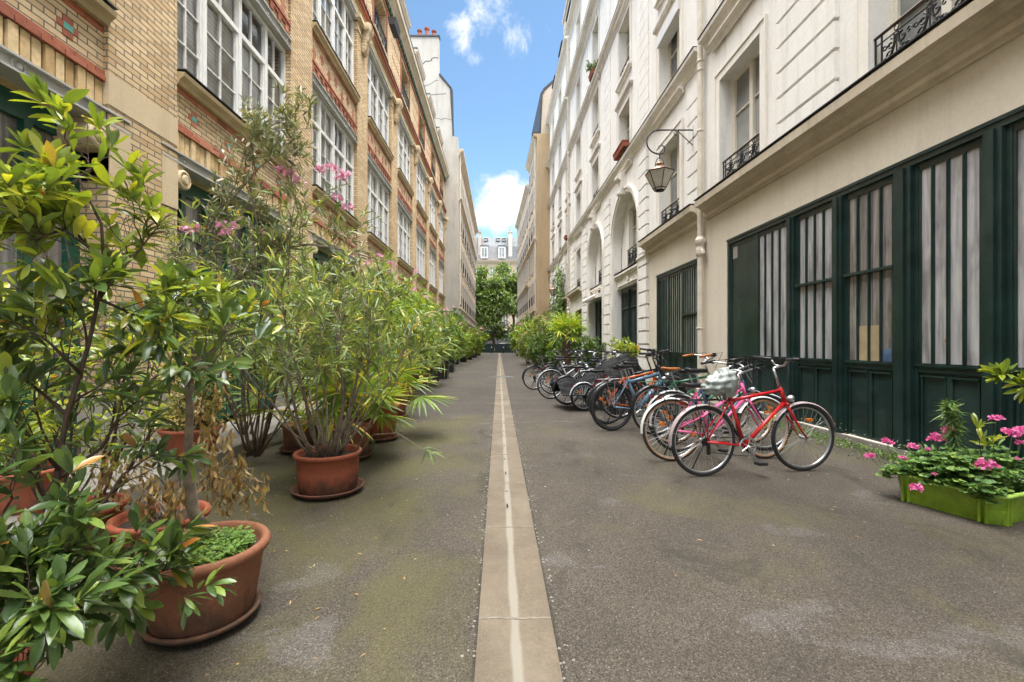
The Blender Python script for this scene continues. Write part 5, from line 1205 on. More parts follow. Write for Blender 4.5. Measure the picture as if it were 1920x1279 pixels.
# ------------------------------------------------------------ plants on the right
def rplant(name, lb, x, y, h, sp, mt, seed, leaf, n, fl=0, cat='shrub', **k):
    rg = random.Random(seed); fls = [(x+rg.uniform(-.9, .6)*sp, y-sp*.7*rg.random(), h*rg.uniform(.45, 1.0), .075, 14) for _ in range(fl)]
    return plant(name, lb, cat, (x, y, .05), h-.05, sp, 14, leaf, mt, 'bark', seed, n, 0, start=.15, twigs=6, twl=.18, flowers=fls, **k)
rplant('oleander', 'broad pink-flowering oleander bush beside the palm on the right', 1.95, 24.0, 2.75, 1.15, 'oleander', 101, (.2, .036), 3600, 16)
rplant('evergreen_shrub', 'dark spreading shrub just left of the palm trunk', 2.05, 20.6, 1.75, 1.0, 'darkivy', 111, (.16, .07), 2400)
rplant('oleander', 'second pink oleander half behind the broad one', 2.9, 26.2, 3.0, 1.1, 'oleander', 112, (.2, .036), 2400, 8)
rplant('evergreen_shrub', 'dark shrub against the wall right of the palm', 3.9, 19.4, 1.5, .7, 'darkivy', 113, (.15, .07), 1500)
rplant('leafy_shrub', 'dark leafy shrub between the broad oleander and the palm', 3.3, 22.0, 2.1, .95, 'darkivy', 102, (.17, .08), 2300, 2)
rplant('evergreen_shrub', 'low green shrub at the foot of the palm trunk', 2.6, 19.2, 1.05, .75, 'darkivy', 103, (.12, .06), 1600)
rplant('leafy_shrub', 'bright shrub climbing at the corner of the tan gable', 2.3, 30.5, 3.2, 1.0, 'bright', 104, (.2, .09), 2200, 3)
rplant('leafy_shrub', 'bright green shrub behind the broad oleander on the right', 1.75, 27.5, 2.5, .9, 'bright', 105, (.2, .08), 1800, 4)
rplant('evergreen_shrub', 'dark shrub by the tan gable before the lower lantern', 2.6, 39, 3.8, 1.1, 'darkivy', 106, (.25, .1), 1900)
rplant('leafy_shrub', 'far light shrub on the right before the green gate', 1.9, 47, 2.6, 1.0, 'bright', 107, (.28, .12), 1200)
rplant('leafy_shrub', 'green shrub in front of the ledge bay beyond the entrance door', 3.75, 25.5, 1.7, .8, 'darkivy', 108, (.18, .09), 1500)
plant('rhododendron', 'small pale-leaved rhododendron behind the parked bicycles', 'shrub', (3.55, 13.0, .3), 1.05, .5, 9, (.16, .05), 'photinia', 'twig', 110, 480, 1, start=.55, twigs=3, twl=.25, whorl=.9, prof=PHO, subtw=1)
pot('terracotta_pot', 'terracotta pot of the small pale-leaved rhododendron behind the bicycles', (3.55, 13.0, 0), .26, .2, .36, mat='terra', n=24)
fan_palm('windmill_palm', 'windmill palm with shaggy brown trunk and bright green fronds beyond the bicycles', (2.58, 17.4, .0), 1.7, 30, .58, 'palmgreen', 54, pet=(.3, .6), el=(-.35, 1.35), trunk_r=.15, seg=17)
r_ = random.Random(20); o = empty('climbing_vine', (4.55, 31.8, 0), 0, 'green climbing vine covering the white wall beside the far lantern', 'vine'); lv = Leaves(); T = MB()
for k in range(9):
    pp = curve_pts(r_, (-.05, r_.uniform(-.3, .3), 0), (-.1, r_.uniform(-1.3, 1.0), r_.uniform(3.8, 6.9)), 0, .1, 10); T.tube(pp, [.03, .01], 5)
    for j in range(330):
        p, d = pt_on(pp, r_.uniform(.12, 1)); q = rdir(r_); wdt = .5+.25*math.sin(p.z*2+k)
        lv.add(p+Vector((-abs(q.x)*.35, q.y*wdt, q.z*.3)), Vector((-.6, q.y, -.5)), r_.uniform(.12, .2), r_.uniform(.09, .15), .2, up=(-.7, -.4, .5))
T.build('branches', M['bark'], o); lv.build('foliage', M['darkivy'], o, 0, tilt=.6)

# weeds along the right wall
r_ = random.Random(23); lv = Leaves(); 
for i in range(2600):
    y = r_.uniform(3.4, 7.6); u = abs(r_.gauss(0, .16))*(1.2-.12*abs(y-5.2)); x = 4.47-u; hh = r_.uniform(.0, .03)
    lv.add((x, y, hh), (r_.uniform(-.7, .4), r_.uniform(-.7, .7), r_.uniform(.1, 1)), r_.uniform(.02, .05), r_.uniform(.008, .018), .2)
for i in range(60):
    y = r_.uniform(3.7, 7.0); x = 4.42-r_.random()*.2; h = r_.uniform(.08, .26); d = Vector((r_.uniform(-.5, .1), r_.uniform(-.4, .4), 1))
    for k in range(16): lv.add(Vector((x, y, 0))+d*h*k/16, rdir(r_), .022, .006, .2)
o = lv.build('weeds', M['darkivy'], None, 0, tilt=1); tag(o, 'low weeds growing along the foot of the green workshop doors', kind='stuff')
lv = Leaves()
for i in range(110):
    y = r_.uniform(3.7, 6.6); x = 4.44-abs(r_.gauss(0, .14)); z = r_.uniform(.03, .25)
    for k in range(5): a = k*1.256; lv.add((x, y, z), (math.cos(a), math.sin(a), .3), .009, .006, 0)
o = lv.build('daisies', M['white_petal'], None, 0, tilt=.1); tag(o, 'tiny white daisies dotted over the weeds by the green doors', kind='stuff')
# leaf litter
r_ = random.Random(29); lv = Leaves()
for i in range(300): 
    x, y = (r_.uniform(-2.9, -.5), r_.uniform(1.5, 8)) if r_.random() < .75 else (r_.uniform(.4, 4.3), r_.uniform(2.2, 9))
    lv.add((x, y, .006), (r_.uniform(-1, 1), r_.uniform(-1, 1), .08), r_.uniform(.015, .04), r_.uniform(.006, .014), .1)
o = lv.build('leaf_litter', M['dead'], None, 0, tilt=.25); tag(o, 'scattered dry leaf litter on the asphalt', kind='stuff')

mb = MB(); r_ = random.Random(77)
for i in range(420):
    e = r_.random()
    x, y = (-.093-abs(r_.gauss(0, .03)), r_.uniform(1.6, 9)) if e < .35 else ((.241+abs(r_.gauss(0, .03)), r_.uniform(1.6, 9)) if e < .7 else (r_.uniform(-2.5, 4), r_.uniform(1.6, 9)))
    s_ = r_.uniform(.003, .009); a = r_.uniform(0, 3); c, d = math.cos(a)*s_, math.sin(a)*s_
    mb.add([(x-c, y-d, .001), (x+d, y-c, .001), (x+c, y+d, .001), (x-d, y+c, .001), (x, y, s_*.8)], [(0, 1, 4), (1, 2, 4), (2, 3, 4), (3, 0, 4)])
o = mb.build('grit', M['kerbstone']); tag(o, 'loose grit and tiny stones lying along the gutter edges', kind='stuff')
# lime planter with geraniums
c0 = Vector((3.45, 3.12, 0)); ux = Vector((.942, .335, 0)); uy = Vector((-.335, .942, 0)); Lx, Ly = .62, .66
ang_p = math.atan2(.335, .942)
pb = empty('planter_trough', c0, ang_p, 'lime green plastic planter trough with pale rim at the right edge of the frame', 'planter')
t = MB()
def ring(inset, z): 
    c = .05
    a, b_, d, e = inset, Lx-inset, inset, Ly-inset
    return [(a+c, d, z), (b_-c, d, z), (b_, d+c, z), (b_, e-c, z), (b_-c, e, z), (a+c, e, z), (a, e-c, z), (a, d+c, z)]
rs = [ring(.035, 0), ring(.018, .10), ring(.022, .105), ring(.018, .11), ring(.004, .205), ring(-.014, .205)]
vs = [p for q in rs for p in q]; t.add(vs, [(i*8+j, i*8+(j+1) % 8, (i+1)*8+(j+1) % 8, (i+1)*8+j) for i in range(5) for j in range(8)]+[tuple(range(7, -1, -1))])
for x in (.075, .115, .50, .54): t.box(x, x+.014, .0, .03, .005, .2)
for y in (.075, .115, .54, .58): t.box(.0, .03, y, y+.014, .005, .2)
t.build('trough', M['limegreen'], pb)
t = MB(); rs = [ring(-.016, .203), ring(-.022, .212), ring(-.018, .226), ring(.0, .230), ring(.012, .222), ring(.016, .18)]; vs = [p for q in rs for p in q]
t.add(vs, [(i*8+j, i*8+(j+1) % 8, (i+1)*8+(j+1) % 8, (i+1)*8+j) for i in range(5) for j in range(8)]); t.build('rim', M['limerim'], pb, smooth=True)
t = MB(); t.box(.06, Lx-.06, .06, Ly-.06, .1, .185); t.build('soil', M['soil'], pb)
r_ = random.Random(31); gb = c0+ux*.3+uy*.33; o = empty('geranium', gb, ang_p, 'bushy geraniums with bright pink flower heads filling the lime planter', 'flowers'); lv = Leaves(); T = MB()
for i in range(620):
    x = r_.uniform(-.36, .36); y = r_.uniform(-.31, .40); q = max(0, 1-(x*x+y*y)/.26); z = .19+q*.24*r_.random()+r_.uniform(-.02, .05)+max(0, x)*.25*r_.random()
    a = r_.uniform(0, 6.28); s = r_.uniform(.028, .052)
    for k in range(7): b_ = a+k*.9-2.7; lv.add((x, y, z), (math.cos(b_), math.sin(b_), .12), s, s*.82, .15, up=(r_.uniform(-.2, .2), r_.uniform(-.5, .1), 1))
    if i % 3 == 0: T.tube([(x*.6, y*.6, .16), (x, y, z)], .0025, 4)
    if i % 5 == 0: lv.add((x, y, z), (x, y, .5), .08, .02, .3)
heads = []
M_inv = Matrix.Translation(gb) @ Matrix.Rotation(ang_p, 4, 'Z'); M_inv.invert()
for px, py, Y, rd in ((1665, 832, 3.75, .026), (1632, 858, 3.7, .024), (1712, 840, 3.75, .026), (1756, 826, 3.7, .036), (1752, 815, 3.72, .014), (1778, 810, 3.7, .027), (1719, 918, 3.22, .026), (1848, 877, 3.25, .038), (1868, 787, 3.5, .026), (1898, 815, 3.4, .036), (1918, 812, 3.42, .03), (1695, 862, 3.6, .017), (1912, 832, 3.4, .02), (1660, 826, 3.78, .016), (1740, 844, 3.7, .014), (1752, 890, 3.3, .010), (1690, 858, 3.58, .012), (1908, 862, 3.3, .012)):
    p = M_inv @ at(px, py, Y); heads.append((p, rd)); T.tube([(p.x*.8, p.y*.8, .2), p], .0022, 4)
T.build('stems', M['geranium'], o); lv.build('foliage', M['geranium'], o, 1, [(0, .2), (.4, .8), (.75, 1.0), (1, .55), (1.02, 0)], tilt=.25)
fl = Leaves()
for p, rd in heads: flowerhead(fl, r_, p, rd*1.45, int(34+rd*1300), .5)
fl.build('flower_heads', M['flower'], o, 1, [(0, .3), (.4, .9), (.8, 1.0), (1.0, 0)], tilt=.5)
plant('lily_stem', 'upright lily stem with whorls of narrow leaves standing in the lime planter', 'plant', at(1800, 880, 3.62), .42, .02, 0, (.075, .012), 'darkivy', 'bark', 120, 150, 1, paths=[([at(1798, 890, 3.62), at(1795, 830, 3.62), at(1779, 760, 3.6)], .004, 1.2)], twigs=0, curl=.7, whorl=.1, extra=1)
lv = Leaves(); o = bpy.data.objects['lily_stem']
for i in range(130):
    t_ = i/130; p = at(1796-(16*t_), 858-108*t_, 3.61)-o.location; a = i*2.4; lv.add(p, (math.cos(a), math.sin(a), .25), .085*(1.05-.35*t_), .011, .75)
lv.build('whorled_foliage', M['darkivy'], o, 1, tilt=.2)
plant('laurel_sprig', 'young laurel sprig with yellow-green leaves rising among the geraniums', 'plant', at(1845, 880, 3.5), .3, .1, 0, (.10, .026), 'photinia', 'twig', 121, 34, 1, paths=[([at(1845, 890, 3.5), at(1838, 840, 3.48), at(1832, 800, 3.45)], .004, .6), ([at(1842, 870, 3.5), at(1862, 830, 3.48)], .003, .5)], twigs=1, twl=.1, subtw=0, whorl=1, prof=PHO)
plant('laurel_sprig', 'laurel branch tip reaching in from the right edge above the planter', 'plant', (4.35, 2.9, .0), .3, .1, 0, (.085, .027), 'photinia', 'twig', 122, 90, 1, paths=[([(4.35, 2.9, 0), at(2150, 900, 2.85), at(1990, 800, 2.7), at(1950, 745, 2.7), at(1890, 712, 2.7), at(1872, 706, 2.7)], .007, .8), ([at(1950, 745, 2.7), at(1920, 720, 2.65)], .003, .35)], twigs=2, twl=.1, subtw=0, whorl=.8, prof=PHO)

pot('terracotta_pot', 'terracotta pot against the green doors holding the laurel branch at the right edge', (4.30, 2.9, 0), .2, .16, .28, mat='terra')
# ------------------------------------------------------------ street trees
def tree(label, base, h, crown, n, seed, leafs=.42, lean=(0, 0)):
    r = random.Random(seed); o = empty('street_tree', base, 0, label, 'tree'); T = MB(); lv = Leaves(); zc = h-crown[2]*1.05
    trunk = curve_pts(r, (0,0,0), (lean[0], lean[1], zc*.75), 0, .1, 8); T.tube(trunk, [.27, .16], 9)
    for i in range(30):
        a = i*2.4; rr_ = r.random()**.5; e = Vector((math.cos(a)*crown[0]*rr_*.8+lean[0], math.sin(a)*crown[1]*rr_*.8, zc+crown[2]*r.uniform(-.75, .85)*math.sqrt(1-rr_*rr_*.8)))
        pp = curve_pts(r, trunk[-1-(i % 3)], e, .1, .1, 6); T.tube(pp, [.09, .025], 5)
        m = int(n/30*r.uniform(.7, 1.3)); cr = r.uniform(.8, 1.7)
        for k in range(m):
            q = rdir(r); rad = cr*(r.random()**.55)*(1+.45*math.sin(q.x*7+i)*math.sin(q.z*8+i*2)); p = e+Vector((q.x*rad, q.y*rad, q.z*rad*.75)); lv.add(p, q+Vector((0,0,-.3)), leafs*r.uniform(.6, 1.2), leafs*.55, .2)
    T.build('trunk', M['bark'], o); lv.build('crown', M['tree'], o, 0, tilt=.8)
tree('dense street tree left of centre behind the green gate', (-2.6, 71, 0), 14.8, (3.8, 3.2, 6.2), 14000, 201)
tree('light green street tree right of centre behind the green gate', (2.0, 75, 0), 15.9, (3.2, 2.8, 6.0), 11000, 202)
tree('dark-trunked street tree beyond the middle of the gate', (-.9, 69, 0), 10.4, (3.6, 2.4, 4.9), 8000, 203, lean=(.4, 0))
tree('street tree far left of the gate, mostly hidden by the grey house', (-7.5, 73, 0), 14, (3.6, 3.2, 5.0), 3500, 204)
tree('street tree far right of the gate, mostly hidden by the corner house', (8, 73, 0), 14, (3.6, 3.2, 5.0), 3500, 205)

# ------------------------------------------------------------ bicycles
def bicycle(label, rear, heading, paintm='red_paint', kind='diamond', bars='flat', R_=.34, tyre='tyre', tr=.019, saddle='blackplastic', sh=.92, steer=0, lean=3, mud=True, mudm='guard_paint', rack=True, rackm='iron', stand=True, grips='blackplastic', basket=False, wb=1.06, spokes='thin', lamp=True, rim='alloy', decal=None, group='bicycles parked in a row in front of the green doors', barh=1.0, bag=False, noch=False, tubes=.0165):
    o = empty('bicycle', (rear[0], rear[1], 0), heading, label, 'bicycle', group); o.rotation_euler = (R(-lean), 0, heading)
    P = M[paintm]; r0 = (0, 0, R_); fr = Vector((wb, 0, R_)); bb = Vector((.44, 0, R_-.06)); ax = Vector(r0)
    hb = Vector((wb-.19, 0, R_+.34)); ht = hb+Vector((-.06, 0, .16)); st = bb+Vector((-.155, 0, sh-.32-bb.z+ .08)); st = bb+(Vector((-.155, 0, .47)))
    sax = (ht-hb).normalized()
    def wheel(c, name):
        w_ = MB(); w_.torus((0,0,0), R_-tr*2.0, .011, 48, 6, flat=1.1); 
        if spokes == 'thin':
            for k in range(32):
                a = 2*PI*k/32; b_ = a+(.45 if (k//2) % 2 else -.45); s = .03 if k % 2 else -.03
                w_.tube([(.022*math.cos(b_), s, .022*math.sin(b_)), ((R_-tr*2.1)*math.cos(a), 0, (R_-tr*2.1)*math.sin(a))], .0014, 3, cap=False)
        else:
            for k in range(10):
                a = 2*PI*k/10
                for d in (-.12, .12): w_.tube([(.03*math.cos(a), 0, .03*math.sin(a)), ((R_-tr*2.1)*math.cos(a+d), 0, (R_-tr*2.1)*math.sin(a+d))], .006, 4, cap=False)
        w_.tube([(0,-.05,0), (0,.05,0)], .013, 10); w_.lathe([(0, -.034), (.024, -.034), (.024, -.028), (0, -.028)], (0,0,0), 12, axis='y'); w_.lathe([(0, .028), (.024, .028), (.024, .034), (0, .034)], (0,0,0), 12, axis='y')
        x = w_.build(name, M[rim], o, smooth=True, loc=c)
        t_ = MB(); t_.torus((0,0,0), R_-tr, tr, 56, 10); tt = t_.build('tyre', M['tyre'], x, smooth=True)
        if tyre == 'tyretan':
            s_ = MB()
            for s in (-1, 1): s_.torus((0,s*tr*.62,0), R_-tr*1.45, tr*.45, 48, 6, flat=.9)
            s_.build('sidewall', M['tyretan'], x, smooth=True)
        return x
    rw = wheel(r0, 'rear_wheel')
    # everything that turns with the handlebar
    def sp(v):      # turn a point about the steering axis
        return hb+Matrix.Rotation(R(steer), 3, sax) @ (Vector(v)-hb)
    fw = wheel(sp(fr), 'front_wheel'); fw.rotation_euler = Matrix.Rotation(R(steer), 3, sax).to_euler()
    f = MB()
    for s in (-.05, .05): f.tube([sp(hb+Vector((.0, s*.6, -.01))), sp(hb+Vector((.02, s, -.08))), sp(fr+Vector((-.06, s, .08))), sp(fr+Vector((0, s, 0)))], [.014, .013, .010, .008], 8)
    f.tube([sp(hb+Vector((0,-.05,-.005))), sp(hb+Vector((0,.05,-.005)))], .014, 8)
    f.build('fork', P, o, smooth=True)
    g = MB()
    T = tubes
    g.tube([hb, ht], .021, 10)
    if kind == 'diamond':
        g.tube([st-Vector((-.005,0,.03)), ht-sax*.03], T, 10); g.tube([bb, hb+sax*.02], T*1.1, 10)
    elif kind == 'mixte':
        for s in (-.02, .02): g.tube([ax+Vector((0, s*2.4, 0)), bb+(st-bb)*.45+Vector((0,s,0)), ht-sax*.05+Vector((0,s*.6,0))], T*.6, 8)
        g.tube([bb, hb+sax*.01], T*1.1, 10)
    elif kind == 'step':
        g.tube([bb+(st-bb)*.35, Vector((.60,0,R_+.10)), ht-sax*.06], T*1.15, 10); g.tube([bb, Vector((.62,0,R_-.0)), hb], T*1.2, 10)
    elif kind == 'ebike':
        g.tube([st-Vector((-.005,0,.06)), ht-sax*.04], T*1.2, 10); g.tube([bb, hb+sax*.02], T*1.9, 10)
    g.tube([bb, st], T, 10); g.tube([bb-Vector((0,.035,0)), bb+Vector((0,.035,0))], .022, 10)
    for s in (-.055, .055):
        g.tube([ax+Vector((0,s,0)), bb+Vector((0,s*.5,0))], T*.58, 8); g.tube([ax+Vector((0,s,0)), st+Vector((0,s*.35,-.02))], T*.5, 8)
    fo = g.build('frame', P, o, smooth=True)
    if decal:
        g = MB(); a, b_ = bb, hb
        for k in range(8):
            p = a.lerp(b_, .38+.05*k); d = (b_-a).normalized(); n_ = Vector((-d.z, 0, d.x))
            q = T*1.15; g.add([p-n_*.009+Vector((0,-q,0)), p+d*.012-n_*.009+Vector((0,-q,0)), p+d*.012+n_*.009+Vector((0,-q,0)), p+n_*.009+Vector((0,-q,0))], [(0,1,2,3)])
            if k % 2: g.add([p-n_*.011+Vector((0,-q-.0005,0)), p+d*.02-n_*.011+Vector((0,-q-.0005,0)), p+d*.02-n_*.007+Vector((0,-q-.0005,0)), p-n_*.007+Vector((0,-q-.0005,0))], [(0,1,2,3)])
        g.build('frame_decal', M[decal], fo)
    # saddle
    s0 = st+(st-bb).normalized()*max(.03, sh-st.z-.05)
    g = MB(); g.tube([st, s0], .0125, 8); g.tube([s0+Vector((-.10,-.02,.015)), s0+Vector((.09,-.015,.015))], .0035, 5); g.tube([s0+Vector((-.10,.02,.015)), s0+Vector((.09,.015,.015))], .0035, 5); post = g.build('seat_post', M['alloy'], o)
    g = MB(); prof = [(-.13, .045), (-.12, .075), (-.07, .078), (-.02, .05), (.04, .026), (.10, .018), (.135, .012)]; vs = []
    for x, w_ in prof:
        for j in range(10):
            a = 2*PI*j/10; vs.append(s0+Vector((x, w_*math.cos(a), .045+(.024 if math.sin(a) > 0 else .03)*math.sin(a)+(.012 if x < -.08 else 0))))
    g.add(vs, [(i*10+j, i*10+(j+1) % 10, (i+1)*10+(j+1) % 10, (i+1)*10+j) for i in range(len(prof)-1) for j in range(10)]+[tuple(range(9, -1, -1)), tuple(range(60, 70))]); g.build('saddle', M[saddle], o, smooth=True)
    # handlebar
    g = MB(); stem = ht+sax*(barh-ht.z-.02); clamp = stem+Vector((.07, 0, .02))
    g.tube([ht, stem], .0125, 8); g.tube([stem, sp(clamp) if False else clamp], .014, 8)
    def rot(v): return ht+Matrix.Rotation(R(steer), 3, sax) @ (Vector(v)-ht)
    gp = []
    if bars == 'flat': ends = [[(.0, .0, 0), (.01, .12, .03), (-.02, .22, .035), (-.05, .30, .03)]]
    elif bars == 'riser': ends = [[(0, 0, 0), (.0, .06, .01), (-.01, .12, .07), (-.05, .30, .08)]]
    elif bars == 'swept': ends = [[(0, 0, 0), (.02, .10, .03), (-.01, .22, .06), (-.10, .27, .07), (-.24, .27, .05)]]
    else: ends = [[(0, 0, 0), (0, .19, .0), (.08, .205, -.01), (.10, .205, -.08), (.03, .205, -.13), (-.06, .205, -.13)]]
    gr = MB(); ctl = MB()
    for s in (-1, 1):
        pts = [rot(clamp+Vector((x, y*s, z))) for x, y, z in ends[0]]; g.tube(pts, .011, 8)
        a, b_ = pts[-2], pts[-1]; gr.tube([a.lerp(b_, -.1 if bars != 'flat' else -.4), b_+(b_-a).normalized()*.015], .017, 8)
        m_ = a.lerp(b_, -.3); d_ = (b_-a).normalized(); ctl.tube([m_, m_+Vector((.05, 0, -.01)), m_+Vector((.05, 0, -.02))+d_*.09], .006, 6); ctl.box(m_.x-.018, m_.x+.02, m_.y-.018, m_.y+.018, m_.z-.02, m_.z+.02)
        ctl.tube([m_, m_+Vector((.14, -.02*s, .03)), clamp+Vector((.10, 0, -.12)), hb+Vector((.03, 0, .02))], .003, 5)
    hbar = g.build('handlebar', M['alloy' if paintm not in ('black_paint', 'bluegrey_paint', 'orange_paint') else 'blackplastic'], o, smooth=True)
    gr.build('grips', M[grips], hbar, smooth=True); ctl.build('brake_levers', M['blackplastic'], hbar)
    # crankset, chain
    g = MB(); g.torus(tuple(bb+Vector((0,-.05,0))), .084, .009, 28, 6, flat=.3); [g.tube([bb+Vector((0,-.05,0)), bb+Vector((.075*math.cos(k_*1.2566), -.05, .075*math.sin(k_*1.2566)))], .006, 5) for k_ in range(5)]
    ca = R(-62); c1 = bb+Vector((math.cos(ca)*.17, -.075, math.sin(ca)*.17)); c2 = bb+Vector((-math.cos(ca)*.17, .075, -math.sin(ca)*.17))
    g.tube([bb+Vector((0,-.055,0)), bb+Vector((0,-.07,0)), c1], .0105, 8); g.tube([bb+Vector((0,.045,0)), bb+Vector((0,.07,0)), c2], .0105, 8); cr = g.build('crankset', M['alloy'], o)
    for c, s in ((c1, -1), (c2, 1)):
        q = MB(); q.box(c.x-.045, c.x+.045, c.y+s*.01, c.y+s*.085, c.z-.012, c.z+.012); pe = q.build('pedal', M['blackplastic'], cr); q = MB()
        q.box(c.x-.048, c.x-.0455, c.y+s*.02, c.y+s*.075, c.z-.008, c.z+.008); q.box(c.x+.0455, c.x+.048, c.y+s*.02, c.y+s*.075, c.z-.008, c.z+.008)
    g = MB(); g.tube([ax+Vector((0,-.048,.036)), bb+Vector((0,-.048,.094))], .0045, 4); g.tube([ax+Vector((.02,-.048,-.10)), bb+Vector((0,-.048,-.094))], .0045, 4); g.tube([ax+Vector((.0,-.048,-.03)), ax+Vector((.035,-.048,-.06)), ax+Vector((.02,-.048,-.10))], .0045, 4)
    g.lathe([(0, -.055), (.04, -.055), (.042, -.035), (.03, -.03), (0, -.03)], tuple(ax), 16, axis='y'); g.box(ax.x+.005, ax.x+.035, -.06, -.042, ax.z-.12, ax.z-.03); g.build('chain', M['iron'], o)
    if mud:
        for c, a0, a1, turn in ((ax, R(25), R(185), False), (fr, R(15), R(150), True)):
            g = MB(); rr_ = R_+.014; m_ = 22; vs = []
            for i in range(m_+1):
                a = a0+(a1-a0)*i/m_
                for y, dr in ((-.025, -.010), (-.014, .003), (.014, .003), (.025, -.010)):
                    p = c+Vector(((rr_+dr)*math.cos(a), y, (rr_+dr)*math.sin(a))); vs.append(sp(p) if turn else p)
            g.add(vs, [(i*4+j, i*4+j+1, (i+1)*4+j+1, (i+1)*4+j) for i in range(m_) for j in range(3)])
            for s in (-.05, .05):
                p = c+Vector((rr_*math.cos(a1-.35), s*.5, rr_*math.sin(a1-.35))); q = c+Vector((0, s, 0)); g.tube([sp(q), sp(p)] if turn else [q, p], .002, 4)
            g.build('mudguard', M[mudm], o, smooth=True)
    if rack:
        g = MB(); z = R_*2+.055
        for y in (-.06, 0, .06): g.tube([(.17, y, z), (-.20, y, z)], .0045, 5)
        for x in (.17, .05, -.08, -.20): g.tube([(x, -.06, z), (x, .06, z)], .0045, 5)
        for s in (-.06, .06): g.tube([(.0, s, R_), (.03, s, z)], .004, 5); g.tube([(.0, s, R_), (-.12, s, z)], .004, 5)
        g.tube([(.17, 0, z), st+Vector((-.02, 0, -.06))], .005, 5); g.build('rack', M[rackm], o)
    g = MB(); zl = R_*2+.05 if rack else R_*2-.02; g.box(-.225, -.205, -.026, .026, zl-.038, zl-.008); g.build('rear_reflector', M['redlens'], o)
    g = MB(); a = 1.2; p = Vector((R_*.55*math.cos(a), 0, R_*.55*math.sin(a))); g.box(p.x-.03, p.x+.03, -.02, .02, p.z-.012, p.z+.012); g.build('spoke_reflector', M['orange'], fw)
    g = MB(); a = -.9; p = Vector((R_*.5*math.cos(a), 0, R_*.5*math.sin(a))); g.lathe([(0, -.012), (.028, -.01), (.028, .01), (0, .012)], (-p.x, 0, p.z+.2), 3 if decal else 12, axis='y'); g.build('spoke_reflector', M['orange'], rw)
    if lamp:
        g = MB(); c = sp(hb+Vector((.06, 0, .05))); g.lathe([(0, -.04), (.02, -.035), (.032, 0), (.034, .015), (0, .02)], tuple(c), 14, axis='x'); g.build('headlight', M['alloy'], o, smooth=True)
    if stand: g = MB(); g.tube([ax+Vector((.06, .05, -.01)), ax+Vector((-.02, .17, -R_+.012))], .007, 6); g.build('kickstand', M['iron'], o)
    if basket:
        g = MB(); c = sp(ht+Vector((.20, 0, .12)))
        for z, s_ in ((-.12, .8), (-.04, .9), (.04, .96), (.12, 1.0)):
            a, b_ = .15*s_, .18*s_; q = [(c.x-a, c.y-b_, c.z+z), (c.x+a, c.y-b_, c.z+z), (c.x+a, c.y+b_, c.z+z), (c.x-a, c.y+b_, c.z+z), (c.x-a, c.y-b_, c.z+z)]; g.tube(q, .004 if z < .12 else .007, 4)
        for k in range(9):
            t_ = -1+k/4
            for u, v in ((t_, -1), (t_, 1), (-1, t_), (1, t_)): g.tube([(c.x+.12*u, c.y+.144*v, c.z-.12), (c.x+.15*u, c.y+.18*v, c.z+.12)], .0022, 3)
        g.build('basket', M['iron'], o)
    return o
bicycle('red diamond-frame bicycle with brown-grey mudguards, nearest the camera at the head of the row', (1.965, 4.37), R(9.5), 'red_paint', 'diamond', 'riser', .338, mudm='guard_paint', sh=.86, steer=-4, lean=1, barh=1.06, decal='yellow_paint', wb=1.09)
bicycle('pink mixte bicycle with tan-walled tyres directly behind the red one', (1.88, 4.93), R(6), 'pink_paint', 'mixte', 'flat', .335, 'tyretan', saddle='blackplastic', sh=.80, steer=6, mudm='white_paint', barh=.96, wb=1.07, lamp=False)
bicycle('dark blue bicycle with a raised black saddle between the pink one and the green one', (2.12, 5.35), R(4), 'darkblue_paint', 'diamond', 'flat', .335, mudm='silver_paint', sh=.97, steer=-8, barh=1.0, wb=1.05, rack=False)
bicycle('teal bicycle with narrow white tyres half hidden by the dark blue one', (2.2, 5.75), R(5), 'green_paint', 'mixte', 'swept', .335, 'tyretan', saddle='blackplastic', sh=.93, steer=10, mudm='silver_paint', barh=1.0, basket=True)
bicycle('green city bicycle with brown saddle and brown grips on upswept bars', (2.18, 6.32), R(7), 'green_paint', 'diamond', 'swept', .345, saddle='leather', grips='leather', sh=.93, rackm='green_paint', mudm='black_paint', steer=-6, barh=1.06)
bicycle('grey-blue electric bicycle with thick frame tube and dark wheels', (1.66, 6.66), R(17), 'bluegrey_paint', 'ebike', 'riser', .35, tr=.026, rim='blackplastic', sh=.95, mudm='black_paint', rackm='guard_paint', steer=8, barh=1.08, tubes=.021, decal='white_paint')
bicycle('orange step-through bicycle squeezed behind the grey-blue electric one', (1.72, 7.2), R(14), 'orange_paint', 'diamond', 'riser', .33, rim='blackplastic', sh=.9, mudm='black_paint', steer=-12, barh=1.12, rack=False, stand=False)
bicycle('black hybrid bicycle with flat bars between the orange one and the covered ones', (2.05, 7.75), R(10), 'black_paint', 'diamond', 'flat', .34, sh=.95, steer=14, barh=1.08, mudm='black_paint')
bicycle('small-wheeled folding bicycle under the front of the black cover', (1.62, 8.66), R(8), 'black_paint', 'step', 'flat', .265, tr=.022, spokes='mag', rim='silver_paint', sh=.72, mud=True, mudm='silver_paint', rack=False, barh=.9, wb=1.0, lamp=False)
bicycle('second small-wheeled bicycle under the back of the black cover', (1.42, 9.5), R(10), 'black_paint', 'step', 'flat', .30, tr=.02, sh=.75, mudm='black_paint', rack=False, barh=.9, wb=1.0, lamp=False)
bicycle('black city bicycle with silver mudguards and dynamo, left of the black cover', (1.20, 10.5), R(14), 'black_paint', 'diamond', 'swept', .335, mudm='silver_paint', sh=.92, barh=1.02, steer=10)
bicycle('blue bicycle with a wire basket on the bars beyond the black cover', (1.95, 10.2), R(8), 'blue_paint', 'step', 'swept', .335, mudm='silver_paint', sh=.9, barh=1.03, basket=True, steer=-8)
